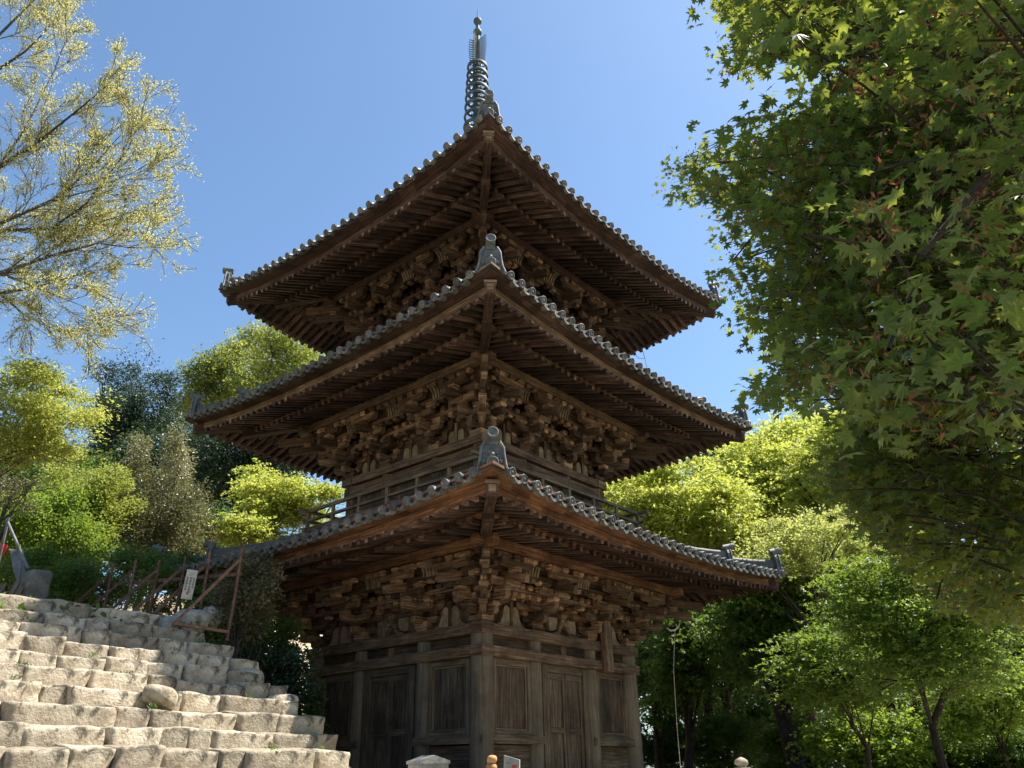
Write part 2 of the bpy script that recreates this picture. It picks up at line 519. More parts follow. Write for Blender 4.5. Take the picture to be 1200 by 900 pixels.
def build_roof(r, idx):
    hp, hk, hy, ht, L, htop = r['hp'], r['hk'], r['hy'], r['ht'], r['L'], r['htop']

    def lift(s, h):
        g = max(0.0, (h - hp) / (ht - hp)) ** 1.3
        return L * g * min(1.0, abs(s) / max(h, 0.01)) ** 2.3

    def surf(s, h):                       # top surface of the roof
        x = ht - h
        return r['zt'] + 0.03 + r['sa'] * x + r['sb'] * x * x + lift(s, h)

    RH = 0.085                            # rafter height
    zpt = r['zp'] + 0.17                  # purlin top = rafter underside at the purlin

    def zbase(s, h):                      # underside of the base rafters
        t = (h - hp) / (hk - hp)
        return zpt + (r['zk'] - zpt) * t + lift(s, h)

    def zfly(s, h):                       # underside of the flying rafters
        t = (h - hk) / (hy - hk)
        return r['zk'] + 0.13 + (r['zy'] - 0.075 - r['zk'] - 0.13) * t + lift(s, h)

    tiles, soff, fasc, kioi, purl = MB(), MB(), MB(), MB(), MB()
    caps = lips = tiles
    nseg = 16
    for k in range(4):
        P = lambda s, h, z: Rk(k, s, -h, z)
        # tile bed
        hs = [ht - 0.02, ht - 0.35, ht - 0.8, ht - 1.3] + ([ht - 1.9] if htop < ht - 2.1 else [])
        while hs[-1] - 0.7 > htop: hs.append(hs[-1] - 0.6)
        hs.append(htop)
        for a in range(len(hs) - 1):
            for i in range(nseg):
                q0, q1 = -1 + 2 * i / nseg, -1 + 2 * (i + 1) / nseg
                pts = [P(q0 * hs[a], hs[a], surf(q0 * hs[a], hs[a]) - 0.035), P(q1 * hs[a], hs[a], surf(q1 * hs[a], hs[a]) - 0.035),
                       P(q1 * hs[a + 1], hs[a + 1], surf(q1 * hs[a + 1], hs[a + 1]) - 0.035), P(q0 * hs[a + 1], hs[a + 1], surf(q0 * hs[a + 1], hs[a + 1]) - 0.035)]
                tiles.face(pts, [(0, 0)] * 4, 0.35, True)
        # barrel rows, end discs and the curved lips between them
        sp = 0.262
        nrow = int((ht - 0.1) / sp)
        rows = [sp * (i + 0.5) for i in range(-nrow, nrow)]
        for s in rows:
            hin = max(abs(s) + 0.02, htop)
            n = max(2, int((ht + 0.02 - hin) / 0.3) + 1)
            pts = []
            for i in range(n + 1):
                h = ht + 0.03 + (hin - ht - 0.03) * i / n
                pts.append(P(s, h, surf(s, min(h, ht)) + random.uniform(-0.004, 0.004)))
            tn = random.random()
            tiles.tube(pts, 0.068, 6, tn, cap=False, half=True)
            d = (pts[0] - pts[1]).normalized()
            c0 = pts[0] + Vector((random.uniform(-.005, .005), random.uniform(-.005, .005), 0.008 + random.uniform(-.008, .006))) - d * (0.03 + random.uniform(-.01, .012))
            caps.lathe([(0.069, 0.0), (0.072, 0.028), (0.068, 0.04), (0.056, 0.04), (0.053, 0.031), (0.022, 0.031), (0.018, 0.038), (0.0, 0.039)], c0, d, 14, random.random())
        for i in range(len(rows) - 1):
            s0, s1 = rows[i] + 0.055, rows[i + 1] - 0.055
            pr = []
            for j in range(6):
                q = j / 5
                pr.append((s0 + (s1 - s0) * q, -0.045 * math.sin(math.pi * q)))
            tn = random.random()
            for j in range(5):
                (a0, b0), (a1, b1) = pr[j], pr[j + 1]
                zz0, zz1 = surf(a0, ht) - 0.02, surf(a1, ht) - 0.02
                lips.hexa([P(a0, ht - 0.10, zz0 + b0 - 0.045 + .03), P(a1, ht - 0.10, zz1 + b1 - 0.045 + .03), P(a0, ht + 0.015, zz0 + b0 - 0.045), P(a1, ht + 0.015, zz1 + b1 - 0.045),
                           P(a0, ht - 0.10, zz0 + b0 + .03), P(a1, ht - 0.10, zz1 + b1 + .03), P(a0, ht + 0.015, zz0 + b0), P(a1, ht + 0.015, zz1 + b1)], tn)
        # eave boards under the tiles (planks set across the eave)
        zkt = 0.135
        npl = 22
        for i in range(npl):
            q0, q1 = -1 + 2 * i / npl, -1 + 2 * (i + 1) / npl
            if i: q0 += 0.0006
            ho, hi = ht - 0.05, hy - 0.07
            tn = 0.25 + 0.5 * random.random()
            c = []
            for z_ in (0, 0.05):
                for h in (ho, hi):
                    for q in (q0, q1):
                        c.append(P(q * h, h, r['zy'] + zkt + 0.002 + z_ + (0.0 if h == hi else 0.015) + lift(q * h, h)))
            c = [c[2], c[3], c[0], c[1], c[6], c[7], c[4], c[5]]
            fasc.hexa(c, tn, 0)
        # thin edge batten right under the tiles
        # kayaoi: the long eave beam, curved up at the ends
        for i in range(nseg):
            q0, q1 = -1 + 2 * i / nseg, -1 + 2 * (i + 1) / nseg
            for (ho, hi, zb, zt_, mb_, tn) in ((hy, hy - 0.10, r['zy'], r['zy'] + zkt, kioi, 0.72), (hk, hk - 0.10, r['zk'] + RH + 0.002, r['zk'] + RH + 0.10, kioi, 0.6),
                                              (ht - 0.025, ht - 0.08, r['zy'] + zkt + 0.072, r['zy'] + zkt + 0.115, kioi, 0.8)):
                c = []
                for z_ in (zb, zt_):
                    for h in (ho, hi):
                        for q in (q0, q1):
                            c.append(P(q * h, h, z_ + lift(q * h, h)))
                mb_.hexa([c[2], c[3], c[0], c[1], c[6], c[7], c[4], c[5]], tn, 0)
        # soffit boards above the rafters
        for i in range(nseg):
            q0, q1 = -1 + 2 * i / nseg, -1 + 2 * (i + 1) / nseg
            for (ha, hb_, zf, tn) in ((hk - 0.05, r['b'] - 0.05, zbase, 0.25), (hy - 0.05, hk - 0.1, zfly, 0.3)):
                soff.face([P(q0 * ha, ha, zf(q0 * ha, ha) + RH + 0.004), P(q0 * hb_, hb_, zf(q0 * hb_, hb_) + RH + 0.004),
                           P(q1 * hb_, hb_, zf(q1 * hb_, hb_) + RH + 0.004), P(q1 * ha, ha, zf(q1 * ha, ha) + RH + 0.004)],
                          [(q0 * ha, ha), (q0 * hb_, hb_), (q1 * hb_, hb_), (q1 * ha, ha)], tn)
        # rafters
        rs = 0.192
        nr = int(hy / rs)
        for i in range(-nr, nr):
            s = rs * (i + 0.5)
            for (ho, hi, zf) in ((hk + 0.055, max(r['b'] + 0.02, abs(s) + 0.09), zbase), (hy + 0.02, max(hk - 0.09, abs(s) + 0.09), zfly)):
                if ho - hi < 0.08: continue
                w = 0.034
                j1 = random.uniform(-0.006, 0.006)
                ho_ = ho + random.uniform(-0.012, 0.012)
                c = []
                for dz in (random.uniform(-0.004, 0.004), RH):
                    for h in (hi, ho_):
                        for e in (-w, w):
                            c.append(P(s + e + (j1 if h == ho_ else 0), h, zf(s, h) + dz))
                A, B = screen((c[0] + c[1]) / 2), screen((c[2] + c[3]) / 2)
                ln = math.hypot(A[0] - B[0], A[1] - B[1]) if k in (0, 3) else 0
                RAF.append((ln, [c[0], c[1], c[2], c[3], c[4], c[5], c[6], c[7]]))
        # outer purlin
        e = hp + 0.25
        purl.box(-e, e, -hp - 0.075, -hp + 0.075, r['zp'] + (0.003 if k % 2 else 0), r['zp'] + 0.165 + (0.003 if k % 2 else 0), 0.62, M=lambda p, k=k: Rk(k, p.x, p.y, p.z))
    roof = tiles.build('roof', TILE, pag)
    soff.build('soffit', W_RAFT, roof)
    fasc.build('eave_boards', W_ORNG if idx == 0 else W_RED, roof)
    kioi.build('eave_beam', (W_ORNG, W_BEAM, W_RED)[idx], roof)
    purl.build('purlin', (W_ORNG, W_BEAM, W_RED)[idx], pag)
    # hips: rafter below, ridge and end tiles above
    for k in range(4):
        D = lambda h, z: Rk(k, -h, -h, z)
        hr = MB()
        zc = lambda h: r['zy'] + 0.13 + lift(h, h) if h > hk else None
        z_in, z_k, z_o = zbase(r['b'], r['b']) - 0.06, zbase(hk, hk) - 0.10, zfly(hy, hy) - 0.05
        hr.beam(D(r['b'] - 0.1, z_in), D(hk + 0.10, z_k), 0.17, 0.24, 0.45, anchor=0.0)
        hr.beam(D(hk - 0.25, z_k + 0.2), D(hy + 0.085, z_o + 0.03), 0.155, 0.19, 0.55, anchor=0.0)
        h_ = hr.build('hip_rafter', W_RED, roof)
        cp = MB()
        d = (D(hy + 0.085, z_o + 0.03) - D(hk - 0.25, z_k + 0.2)).normalized()
        a0 = D(hy + 0.085, z_o + 0.03 - 0.008)
        cp.beam(a0 - d * 0.05, a0 + d * 0.006, 0.166, 0.2, 0.3, anchor=0.0)
        cp.beam(a0 + Vector((0, 0, 0.17)) - d * 0.07, a0 + Vector((0, 0, 0.17)) + d * 0.03, 0.20, 0.045, 0.8, anchor=0.0)
        cp.beam(a0 + Vector((0, 0, 0.05)), a0 + Vector((0, 0, 0.05)) + d * 0.02, 0.10, 0.10, 1.0, anchor=0.0)
        cp.build('end_cap', W_BRACK, h_)
        # ridge: stacked flat courses and a round top, main ridge and a lower one out to the corner
        rg = MB()
        hm, hl = ht * 0.80, ht * 0.955
        for (h0, h1, w, hh) in ((htop, hm, 0.20, 0.27), (hm - 0.05, hl, 0.17, 0.17)):
            n = 6
            for i in range(n):
                a, b = h0 + (h1 - h0) * i / n, h0 + (h1 - h0) * (i + 1) / n
                for c_ in range(int(hh / 0.05)):
                    ww = w + (0.03 if c_ % 2 else 0)
                    up = 0.10 * max(0, (b - h0) / (h1 - h0) - 0.6) ** 1.5
                    ua = 0.10 * max(0, (a - h0) / (h1 - h0) - 0.6) ** 1.5
                    rg.beam(D(a, surf(a, a) + 0.03 + c_ * 0.05 + ua), D(b, surf(b, b) + 0.03 + c_ * 0.05 + up), ww, 0.046, 0.2 + 0.5 * random.random(), anchor=0)
            pts = []
            for i in range(n + 1):
                a = h0 + (h1 + 0.06 - h0) * i / n
                up = 0.10 * max(0, (a - h0) / (h1 - h0) - 0.6) ** 1.5
                pts.append(D(a, surf(min(a, ht), min(a, ht)) + 0.03 + hh + up + 0.01))
            rg.tube(pts, 0.07, 8, 0.5)
        rg.build('hip_ridge', TILE, roof)
        for (h1, sc, base) in ((hm + 0.03, 0.9, 0.06), (hl + 0.02, 1.0, 0.0)):
            og = MB()
            o = D(h1, surf(h1, h1) + base)
            dx = Rk(k, -1, -1, 0).normalized()          # out along the hip
            tx = Vector((-dx.y, dx.x, 0))
            up = Vector((0, 0, 1))
            f = lambda p, q, e: o + tx * (p * sc) + up * (q * sc) + dx * (e * sc)
            half = [(0.23, -0.08), (0.185, 0.03), (0.165, 0.16), (0.15, 0.30), (0.10, 0.385), (0.0, 0.40)]
            poly = [(-p, q) for p, q in half] + [(p, q) for p, q in half[-2::-1]]
            og.prism(poly[::-1], -0.03, 0.045, f, 0.5)
            for sgn in (-1, 1):          # scroll edges and eyes
                og.tube([f(sgn * p, q, 0.05) for p, q in half[:-1]], 0.022 * sc, 6, 0.75)
                og.lathe([(0.033 * sc, 0), (0.033 * sc, 0.03), (0.02 * sc, 0.03), (0.018 * sc, 0.02), (0.0, 0.025)], f(sgn * 0.058, 0.235, 0.045), dx, 10, 0.8)
                og.lathe([(0.05 * sc, -0.02), (0.045 * sc, 0.03), (0, 0.045)], f(sgn * 0.105, 0.10, 0.04), dx, 8, 0.3)
            og.lathe([(0.05 * sc, 0), (0.03 * sc, 0.05), (0, 0.06)], f(0, 0.19, 0.04), dx, 8, 0.6)
            og.lathe([(0.082 * sc, -0.05), (0.085 * sc, 0.10), (0.08 * sc, 0.112), (0.062 * sc, 0.112), (0.06 * sc, 0.10), (0.0, 0.105)], f(0, 0.055, 0.045), dx, 16, 0.55)
            a = (dx * 0.99 + up * 0.12).normalized()
            og.lathe([(0.06 * sc, -0.08), (0.078 * sc, 0.10), (0.084 * sc, 0.15), (0.08 * sc, 0.162), (0.062 * sc, 0.162), (0.06 * sc, 0.15), (0.022, 0.15), (0.0, 0.156)], f(0, 0.47, 0.0), a, 16, 0.5)
            og.box(-0.075 * sc, 0.075 * sc, -0.05, 0.06, 0.34 * sc, 0.47 * sc, 0.45, M=lambda p: o + tx * p.x + dx * p.y + up * p.z)
            og.build('ridge_end_tile', ONI, roof)
    return lift, surf, zbase


SURF = []
for i, r in enumerate(ROOFS): SURF.append(build_roof(r, i))
RAF.sort(key=lambda t: -t[0])
for ln, c in RAF[:100]:
    mb = MB()
    mb.hexa(c, None, 1, end=random.uniform(0.85, 1.35))
    mb.build('rafter', W_RAFT, pag)
mb = MB()
for ln, c in RAF[100:]: mb.hexa(c, None, 1, end=random.uniform(0.85, 1.35))
tag(mb.build('rafter', W_RAFT, pag), kind='stuff')


# --- bracket sets
def arm_poly(l, h):
    e = min(0.055, l * 0.2)
    return [(-l, h), (-l, h * 0.45), (-l + e * 0.25, h * 0.2), (-l + e * 0.6, h * 0.05), (-l + e, 0), (l - e, 0), (l - e * 0.6, h * 0.05), (l - e * 0.25, h * 0.2), (l, h * 0.45), (l, h)]


def block(mb, M, t, o, z, s, h, tone=None):
    """a bearing block: square top half, curved-in lower half"""
    if tone is None: tone = random.choice((random.random() * 0.5, random.random(), 0.9 + 0.3 * random.random(), 1.0 + 0.5 * random.random()))
    s1 = s * 0.74
    prof = [(s1, 0), (s * 0.84, h * 0.16), (s, h * 0.36), (s, h)]
    o1, o2 = random.random() * 9, random.random() * 9
    for i in range(3):
        (a, za), (b, zb) = prof[i], prof[i + 1]
        ca = [(-a, -a), (a, -a), (a, a), (-a, a)]
        cb = [(-b, -b), (b, -b), (b, b), (-b, b)]
        for j in range(4):
            j2 = (j + 1) % 4
            mb.face([M(Vector((t + ca[j][0], -(o) + ca[j][1], z + za))), M(Vector((t + ca[j2][0], -o + ca[j2][1], z + za))),
                     M(Vector((t + cb[j2][0], -o + cb[j2][1], z + zb))), M(Vector((t + cb[j][0], -o + cb[j][1], z + zb)))],
                    [(o1, o2 + za), (o1 + 2 * a, o2 + za), (o1 + 2 * a, o2 + zb), (o1, o2 + zb)], tone)
    for zz, a, rev in ((0, s1, True), (h, s, False)):
        q = [M(Vector((t + x, -o + y, z + zz))) for x, y in ((-a, -a), (a, -a), (a, a), (-a, a))]
        mb.face(q[::-1] if rev else q, [(o1, o2)] * 4, tone)


def bracket(mb, blocks, tails, M, ov, H, al, arms=True, outk=1.0, main=True):
    """one three-stepped bracket set; M maps (t, -o, z) to the mesh frame"""
    k = H / 1.03
    st = [0, ov * 0.34 * outk, ov * 0.68 * outk, ov * outk]
    B = lambda t, o, z, s, h, solo=False: blocks.append((M, t, o, z * k, s, h * k, solo))

    def warm(o, z, l, h=0.115):          # arm along the wall
        mb.prism(arm_poly(l, h * k), -0.052, 0.052, lambda p, q, e: M(Vector((p, -o + e, z * k + q))))

    def oarm(o, z, h=0.115):             # arm out from the wall
        e_ = 0.09
        hh = h * k
        poly = [(-0.2, 0), (o - e_, 0), (o - e_ * 0.5, hh * 0.06), (o - e_ * 0.2, hh * 0.22), (o, hh * 0.5), (o, hh), (-0.2, hh)]
        mb.prism(poly, -0.055, 0.055, lambda p, q, e: M(Vector((e, -p, z * k + q))), random.choice((None, 0.85)))

    if main: B(0, 0, 0, 0.145, 0.17, True)
    oarm(st[1] + 0.08, 0.13)
    B(0, st[1], 0.25, 0.078, 0.09, True)
    oarm(st[2] + 0.08, 0.34)
    B(0, st[2], 0.455, 0.078, 0.09, True)
    oarm(st[2] + 0.1, 0.55, 0.08)
    if arms:
        warm(0, 0.13, 0.30 * al)
        for t in (-0.24 * al, 0.24 * al): B(t, 0, 0.25, 0.065, 0.09)
        warm(0, 0.34, 0.46 * al)
        for t in (-0.40 * al, 0, 0.40 * al): B(t, 0, 0.455, 0.07, 0.09)
        warm(st[1], 0.34, 0.36 * al)
        for t in (-0.30 * al, 0.30 * al): B(t, st[1], 0.455, 0.07, 0.09)
        warm(st[2], 0.55, 0.36 * al)
        for t in (-0.30 * al, 0.30 * al): B(t, st[2], 0.665, 0.07, 0.09, True)
        warm(st[3], 0.80, 0.38 * al)
        for t in (-0.31 * al, 0, 0.31 * al): B(t, st[3], 0.915, 0.072, 0.09, True)
    # tail rafter
    tails.append((M(Vector((0, 0.1, 0.86 * k))), M(Vector((0, -(st[3] + 0.26 * outk), 0.60 * k)))))
    B(0, st[3], 0.715, 0.078, 0.09)


def place_brackets(r, idx):
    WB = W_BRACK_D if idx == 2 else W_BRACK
    ov, H, b = r['hp'] - r['b'], r['zp'] - r['z0'], r['b']
    al = (1.0, 0.92, 0.80)[idx]

    def make(kind, solo):
        mb, blocks, tails = MB(), [], []
        I = lambda p: p
        if kind == 'wall':
            bracket(mb, blocks, tails, I, ov, H, al)
        else:
            m2 = lambda p: Vector((p.y, p.x, p.z))
            bracket(mb, blocks, tails, I, ov, H, al)
            bracket(mb, blocks, tails, m2, ov, H, al, main=False)
            c = math.sqrt(0.5)
            m3 = lambda p: Vector((c * (p.x + p.y), c * (p.y - p.x), p.z))
            n0 = len(tails)
            bracket(mb, blocks, tails, m3, ov, H, al, arms=False, outk=1.414, main=False)
            k = H / 1.03
            tails.append((m3(Vector((0, -0.2, 1.0 * k))), m3(Vector((0, -(ov * 1.414 + 0.62), 0.80 * k)))))
            # far arms over the corner, both ways
            for M in (I, m2):
                for o, z in ((ov * 0.34, 0.55), (ov * 0.68, 0.75)):
                    pass
        solos = []
        n = 0
        for (M, t, o, z, s, h, so) in blocks:
            if so and solo and n < 7:
                q = MB()
                block(q, M, t, o, z, s, h)
                solos.append(q)
                n += 1
            else:
                block(mb, M, t, o, z, s, h)
        tm = []
        for p0, p1 in tails:
            q = MB()
            q.beam(p0, p1, 0.115, 0.15, random.random() * 0.8, taper=0.92)
            tm.append(q.mesh('tail_rafter', WB))
        return mb.mesh('bracket_set', WB), [q.mesh('bearing_block', WB) for q in solos], tm

    for k in range(4):
        for s in (-0.387 * b, 0.387 * b):
            front = k in (0, 3) and idx < 2
            me, so, tm = make('wall', front)
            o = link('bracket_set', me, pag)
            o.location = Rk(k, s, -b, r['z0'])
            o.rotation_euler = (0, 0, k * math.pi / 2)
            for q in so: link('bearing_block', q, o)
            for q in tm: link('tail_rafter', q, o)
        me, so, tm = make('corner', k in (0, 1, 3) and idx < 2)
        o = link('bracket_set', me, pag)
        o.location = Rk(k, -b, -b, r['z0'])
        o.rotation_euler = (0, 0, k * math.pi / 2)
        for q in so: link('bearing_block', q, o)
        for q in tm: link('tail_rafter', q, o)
    # long beams tying the sets, boarded wall behind, curved ribs and struts in each bay
    kz = H / 1.03
    cols = [-b, -0.387 * b, 0.387 * b, b]
    bm, wl, cv, sb_ = MB(), MB(), MB(), MB()
    for k in range(4):
        M = lambda p, k=k: Rk(k, p.x, p.y, p.z)
        dz = 0.003 * (k % 2)
        wl.box(-b, b, -b + 0.02, -b + 0.06, r['z0'] + dz, r['z0'] + H + 0.5, 0.35, M=M, along=0)
        for o, z0, z1 in ((0.0, 0.555, 0.645), (0.0, 0.74, 0.83), (ov * 0.34, 0.555, 0.63), (ov * 0.68, 0.765, 0.835), (0.0, 0.93, 1.03)):
            e = b + o + 0.28
            bm.box(-e, e, -b - o - 0.045, -b - o + 0.045, r['z0'] + z0 * kz + dz, r['z0'] + z1 * kz + dz, None, M=M)
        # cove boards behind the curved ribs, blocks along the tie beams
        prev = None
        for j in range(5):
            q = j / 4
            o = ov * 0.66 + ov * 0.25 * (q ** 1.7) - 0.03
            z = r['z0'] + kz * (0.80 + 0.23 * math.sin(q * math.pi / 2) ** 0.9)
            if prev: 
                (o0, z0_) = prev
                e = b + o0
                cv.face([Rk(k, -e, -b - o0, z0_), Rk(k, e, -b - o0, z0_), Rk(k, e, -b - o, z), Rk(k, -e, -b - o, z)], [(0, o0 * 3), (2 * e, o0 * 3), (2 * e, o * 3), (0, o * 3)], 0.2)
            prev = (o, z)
        for o, z, hh in ((0.0, 0.645, 0.09), (ov * 0.34, 0.632, 0.085), (ov * 0.34, 0.475, 0.075), (ov * 0.68, 0.69, 0.07), (ov, 0.93, 0.075), (0.0, 0.83, 0.09), (0.0, 0.475, 0.075)):
            e = b + o
            n = int(2 * e / 0.215)
            for i in range(n):
                t = -e + 2 * e * (i + 0.5) / n
                if random.random() < 0.12: continue
                block(sb_, M, t, b + o, r['z0'] + z * kz, 0.058, hh * kz)
        for a, c in zip(cols[:-1], cols[1:]):
            mid, wd = (a + c) / 2, (c - a)
            rb, stt = MB(), MB()
            pls = []
            n = 5 if wd > 1.0 else 4
            for i in range(n):
                t = mid + (i - (n - 1) / 2) * 0.075 * (1.0 if wd > 0.9 else 0.85)
                prev = None
                for j in range(6):
                    q = j / 5
                    o = ov * 0.68 + (ov * 0.25) * (q ** 1.7)
                    z = r['z0'] + kz * (0.80 + 0.23 * math.sin(q * math.pi / 2) ** 0.9)
                    p = Rk(k, t, -b - o - 0.045, z)
                    if prev is not None: rb.beam(prev, p, 0.042, 0.05, 0.75 + 0.25 * random.random())
                    prev = p
            # strut with a pale bell shaped panel on either side, or a frog-leg strut in the middle bay
            frog = idx == 0 and a < 0 < c
            F = lambda p, q, e, mid=mid, k=k: Rk(k, mid + p, -b - e, r['z0'] + q * kz)
            if not frog:
                for sg in (-1, 1):
                    if idx == 0: sh = [(0.04, 0.0), (0.04, 0.31), (0.09, 0.355), (0.15, 0.35), (0.195, 0.28), (0.215, 0.17), (0.265, 0.07), (0.35, 0.03), (0.35, 0.0)]
                    else: sh = [(0.05, 0.0), (0.05, 0.20), (0.08, 0.26), (0.125, 0.275), (0.17, 0.26), (0.20, 0.20), (0.20, 0.0)]
                    sh = [(sg * p, q) for p, q in sh]
                    if sg < 0: sh = sh[::-1]
                    pl = MB()
                    pl.prism(sh[::-1], -0.015, 0.085, F, random.random())
                    pls.append(pl)
                stt.box(-0.03, 0.03, -0.10, 0.02, 0, 0.42, None, M=lambda p, F=F: F(p.x, p.z, -p.y))
            else:
                for sg in (-1, 1):
                    sh = [(0.0, 0.30), (0.07, 0.29), (0.12, 0.22), (0.17, 0.10), (0.27, 0.05), (0.33, 0.045), (0.33, 0.0), (0.16, 0.0), (0.10, 0.10), (0.05, 0.17), (0.0, 0.20)]
                    sh = [(sg * p, q) for p, q in sh]
                    if sg < 0: sh = sh[::-1]
                    stt.prism(sh[::-1], 0.0, 0.10, F, 0.7)
                    p2 = [(sg * p, q) for p, q in [(0.20, 0.105), (0.15, 0.23), (0.15, 0.31), (0.40, 0.31), (0.40, 0.07), (0.3, 0.07)]]
                    if sg < 0: p2 = p2[::-1]
                    pl = MB()
                    pl.prism(p2[::-1], -0.015, 0.06, F, random.random())
                    pls.append(pl)
                block(stt, lambda p, F=F: F(p.x, p.z, -p.y), 0, 0.03, 0.30, 0.08, 0.10, 0.8)
                stt.box(-0.13, 0.13, -0.03, 0.0, 0.005, 0.14, 0.1, M=lambda p, F=F: F(p.x, p.z, -p.y))
            if k in (1, 2): continue
            rb.build('cove_rib_group', W_GREY, pag)
            stt.build('strut', WB, pag)
            for pl in pls: pl.build('plaster_panel', PLASTER, pag)
    bm.build('tie_beam', WB, pag)
    cv.build('cove_board', WB, pag)
    tag(sb_.build('bearing_block', WB, pag), kind='stuff')
    wl.build('bracket_wall', WB, pag)


for i, r in enumerate(ROOFS): place_brackets(r, i)

# --- ground storey body
b = 2.12
ZF = EYE - 0.30


def local(k):
    return lambda p: Rk(k, p.x, p.y, p.z)


sb = MB()          # stone platform
sb.box(-2.9, 2.9, -2.9, 2.9, 0.7, ZF - 0.02, 0.4)
sb.box(-2.96, 2.96, -2.96, 2.96, ZF - 0.14, ZF, 0.7)
sb.build('stone_platform', STONE, pag)
colpos = [-b, -0.387 * b, 0.387 * b, b]
for k in range(4):
    for j, s in enumerate(colpos[:-1]):
        mb = MB()
        p = Rk(k, s, -b, 0)
        rad = 0.19 if j == 0 else 0.155
        mb.tube([(p.x, p.y, ZF + 0.08), (p.x, p.y, E0 + 1.0), (p.x, p.y, E0 + 2.08)], [rad, rad, rad * 0.97], 20, random.uniform(0.4, 0.75))
        mb.build('column', W_COL, pag)
        mb = MB()
        mb.lathe([(0.30, 0), (0.30, 0.03), (0.26, 0.08), (0.22, 0.085)], (p.x, p.y, ZF), n=20)
        mb.build('column_base', ROCK, pag)
    M = local(k)
    dz = 0.003 * (k % 2)
    for (ho, hi, z0, z1, e, nm, tn) in ((2.30, 2.0, 2.075, 2.25, 2.47, 'head_beam', 0.5), (2.305, 2.02, 1.73, 1.90, 2.475, 'nageshi_beam', 0.62)):
        mb = MB()
        mb.box(-e + 0.17, e - 0.17 + dz, -ho, -hi, E0 + z0 + dz, E0 + z1 + dz, tn, M=M, jit=0.004)
        mb.build(nm.replace('nageshi', 'lintel'), W_BEAM, pag)
    # low rails on the side bays
    for s0, s1 in ((-2.26, -0.72), (0.72, 2.26)):
        mb = MB()
        mb.box(s0, s1, -2.27 - dz, -2.06, E0 + 0.44 + dz, E0 + 0.565 + dz, 0.55, M=M, jit=0.005)
        mb.build('low_rail', W_GREY, pag)
    mb = MB()          # boards between the two upper beams, inner strut blocks
    mb.box(-b, b, -b - 0.03, -b + 0.03, E0 + 1.90, E0 + 2.075, 0.1, M=M, along=0)
    mb.build('frieze_board', W_BEAM, pag)
    for s in (0.0,):
        mb = MB()
        mb.box(s - 0.07, s + 0.07, -b - 0.07, -b, E0 + 1.905, E0 + 2.07, 0.7, M=M)
        mb.build('frieze_block', W_BEAM, pag)
    # side bays: framed panel above the rail, plain boards below
    for sg in (-1, 1):
        c0, c1 = 0.975, 1.93
        f0, f1 = sorted((sg * c0, sg * c1))
        mb = MB()
        n = 4
        for i in range(n):
            a, c = f0 + (f1 - f0) * i / n, f0 + (f1 - f0) * (i + 1) / n
            mb.box(a + 0.0015, c - 0.0015, -b - 0.01 + random.uniform(-.003, .003), -b + 0.02, E0 + 0.57, E0 + 1.72, random.uniform(0.15, 0.55), M=M, along=2)
        pn = mb.build('wall_panel', W_DOOR, pag)
        fr = MB()
        for (x0, x1, z0, z1) in ((f0, f0 + 0.075, 0.57, 1.725), (f1 - 0.075, f1, 0.57, 1.725), (f0 + 0.075, f1 - 0.075, 1.64, 1.725), (f0 + 0.075, f1 - 0.075, 0.57, 0.64)):
            fr.box(x0, x1, -b - 0.075, -b - 0.012, E0 + z0, E0 + z1, 0.6, M=M, jit=0.003)
        for (x0, x1, z0, z1) in ((f0 + 0.08, f0 + 0.105, 0.645, 1.635), (f1 - 0.105, f1 - 0.08, 0.645, 1.635), (f0 + 0.105, f1 - 0.105, 1.61, 1.635), (f0 + 0.105, f1 - 0.105, 0.645, 0.67)):
            fr.box(x0, x1, -b - 0.05, -b - 0.012, E0 + z0, E0 + z1, 0.75, M=M)
        fr.build('panel_frame', W_GREY, pn)
        mb = MB()
        for i in range(3):
            z0 = ZF + 0.1 + i * 0.21
            mb.box(f0, f1, -b - 0.02 + 0.004 * i, -b + 0.02, z0, z0 + 0.207, None, M=M, along=0)
        mb.build('lower_board', W_DOOR, pag)
    # middle bay: jambs, lintel and a pair of doors
    for sg in (-1, 1):
        j0, j1 = sorted((sg * 0.505, sg * 0.66))
        mb = MB()
        mb.box(j0, j1, -b - 0.09, -b + 0.03, ZF + 0.1, E0 + 1.728, 0.55, M=M, jit=0.004)
        mb.build('door_jamb', W_GREY, pag)
        d0, d1 = sorted((sg * 0.004, sg * 0.50))
        mb = MB()
        for i in range(2):
            a, c = d0 + (d1 - d0) * i / 2, d0 + (d1 - d0) * (i + 1) / 2
            mb.box(a + 0.001, c - 0.001, -b - 0.03, -b + 0.02, ZF + 0.12, E0 + 1.60, random.uniform(0.2, 0.7), M=M, along=2)
        dr = mb.build('door', W_DOOR, pag)
        mb = MB()
        for (x0, x1, z0, z1) in ((d0, d0 + 0.07, -0.18, 1.6), (d1 - 0.07, d1, -0.18, 1.6), (d0 + 0.07, d1 - 0.07, 1.50, 1.6), (d0 + 0.07, d1 - 0.07, 0.62, 0.72), (d0 + 0.07, d1 - 0.07, -0.18, -0.08)):
            mb.box(x0, x1, -b - 0.055, -b - 0.032, E0 + z0, E0 + z1, 0.62, M=M)
        mb.build('door_frame', W_DOOR, dr)
    mb = MB()
    mb.box(-0.505, 0.505, -b - 0.085, -b + 0.03, E0 + 1.605, E0 + 1.727, 0.45, M=M)
    mb.build('door_lintel', W_GREY, pag)
    mb = MB()          # sill beam at the floor
    mb.box(-b, b, -b - 0.11, -b + 0.08, ZF + 0.0, ZF + 0.1, 0.4, M=M)
    mb.build('sill_beam', W_GREY, pag)
mb = MB()
mb.box(1.0, 1.2, -2.44, -2.315, E0 + 1.70, E0 + 2.62, 0.75, jit=0.006, along=2)
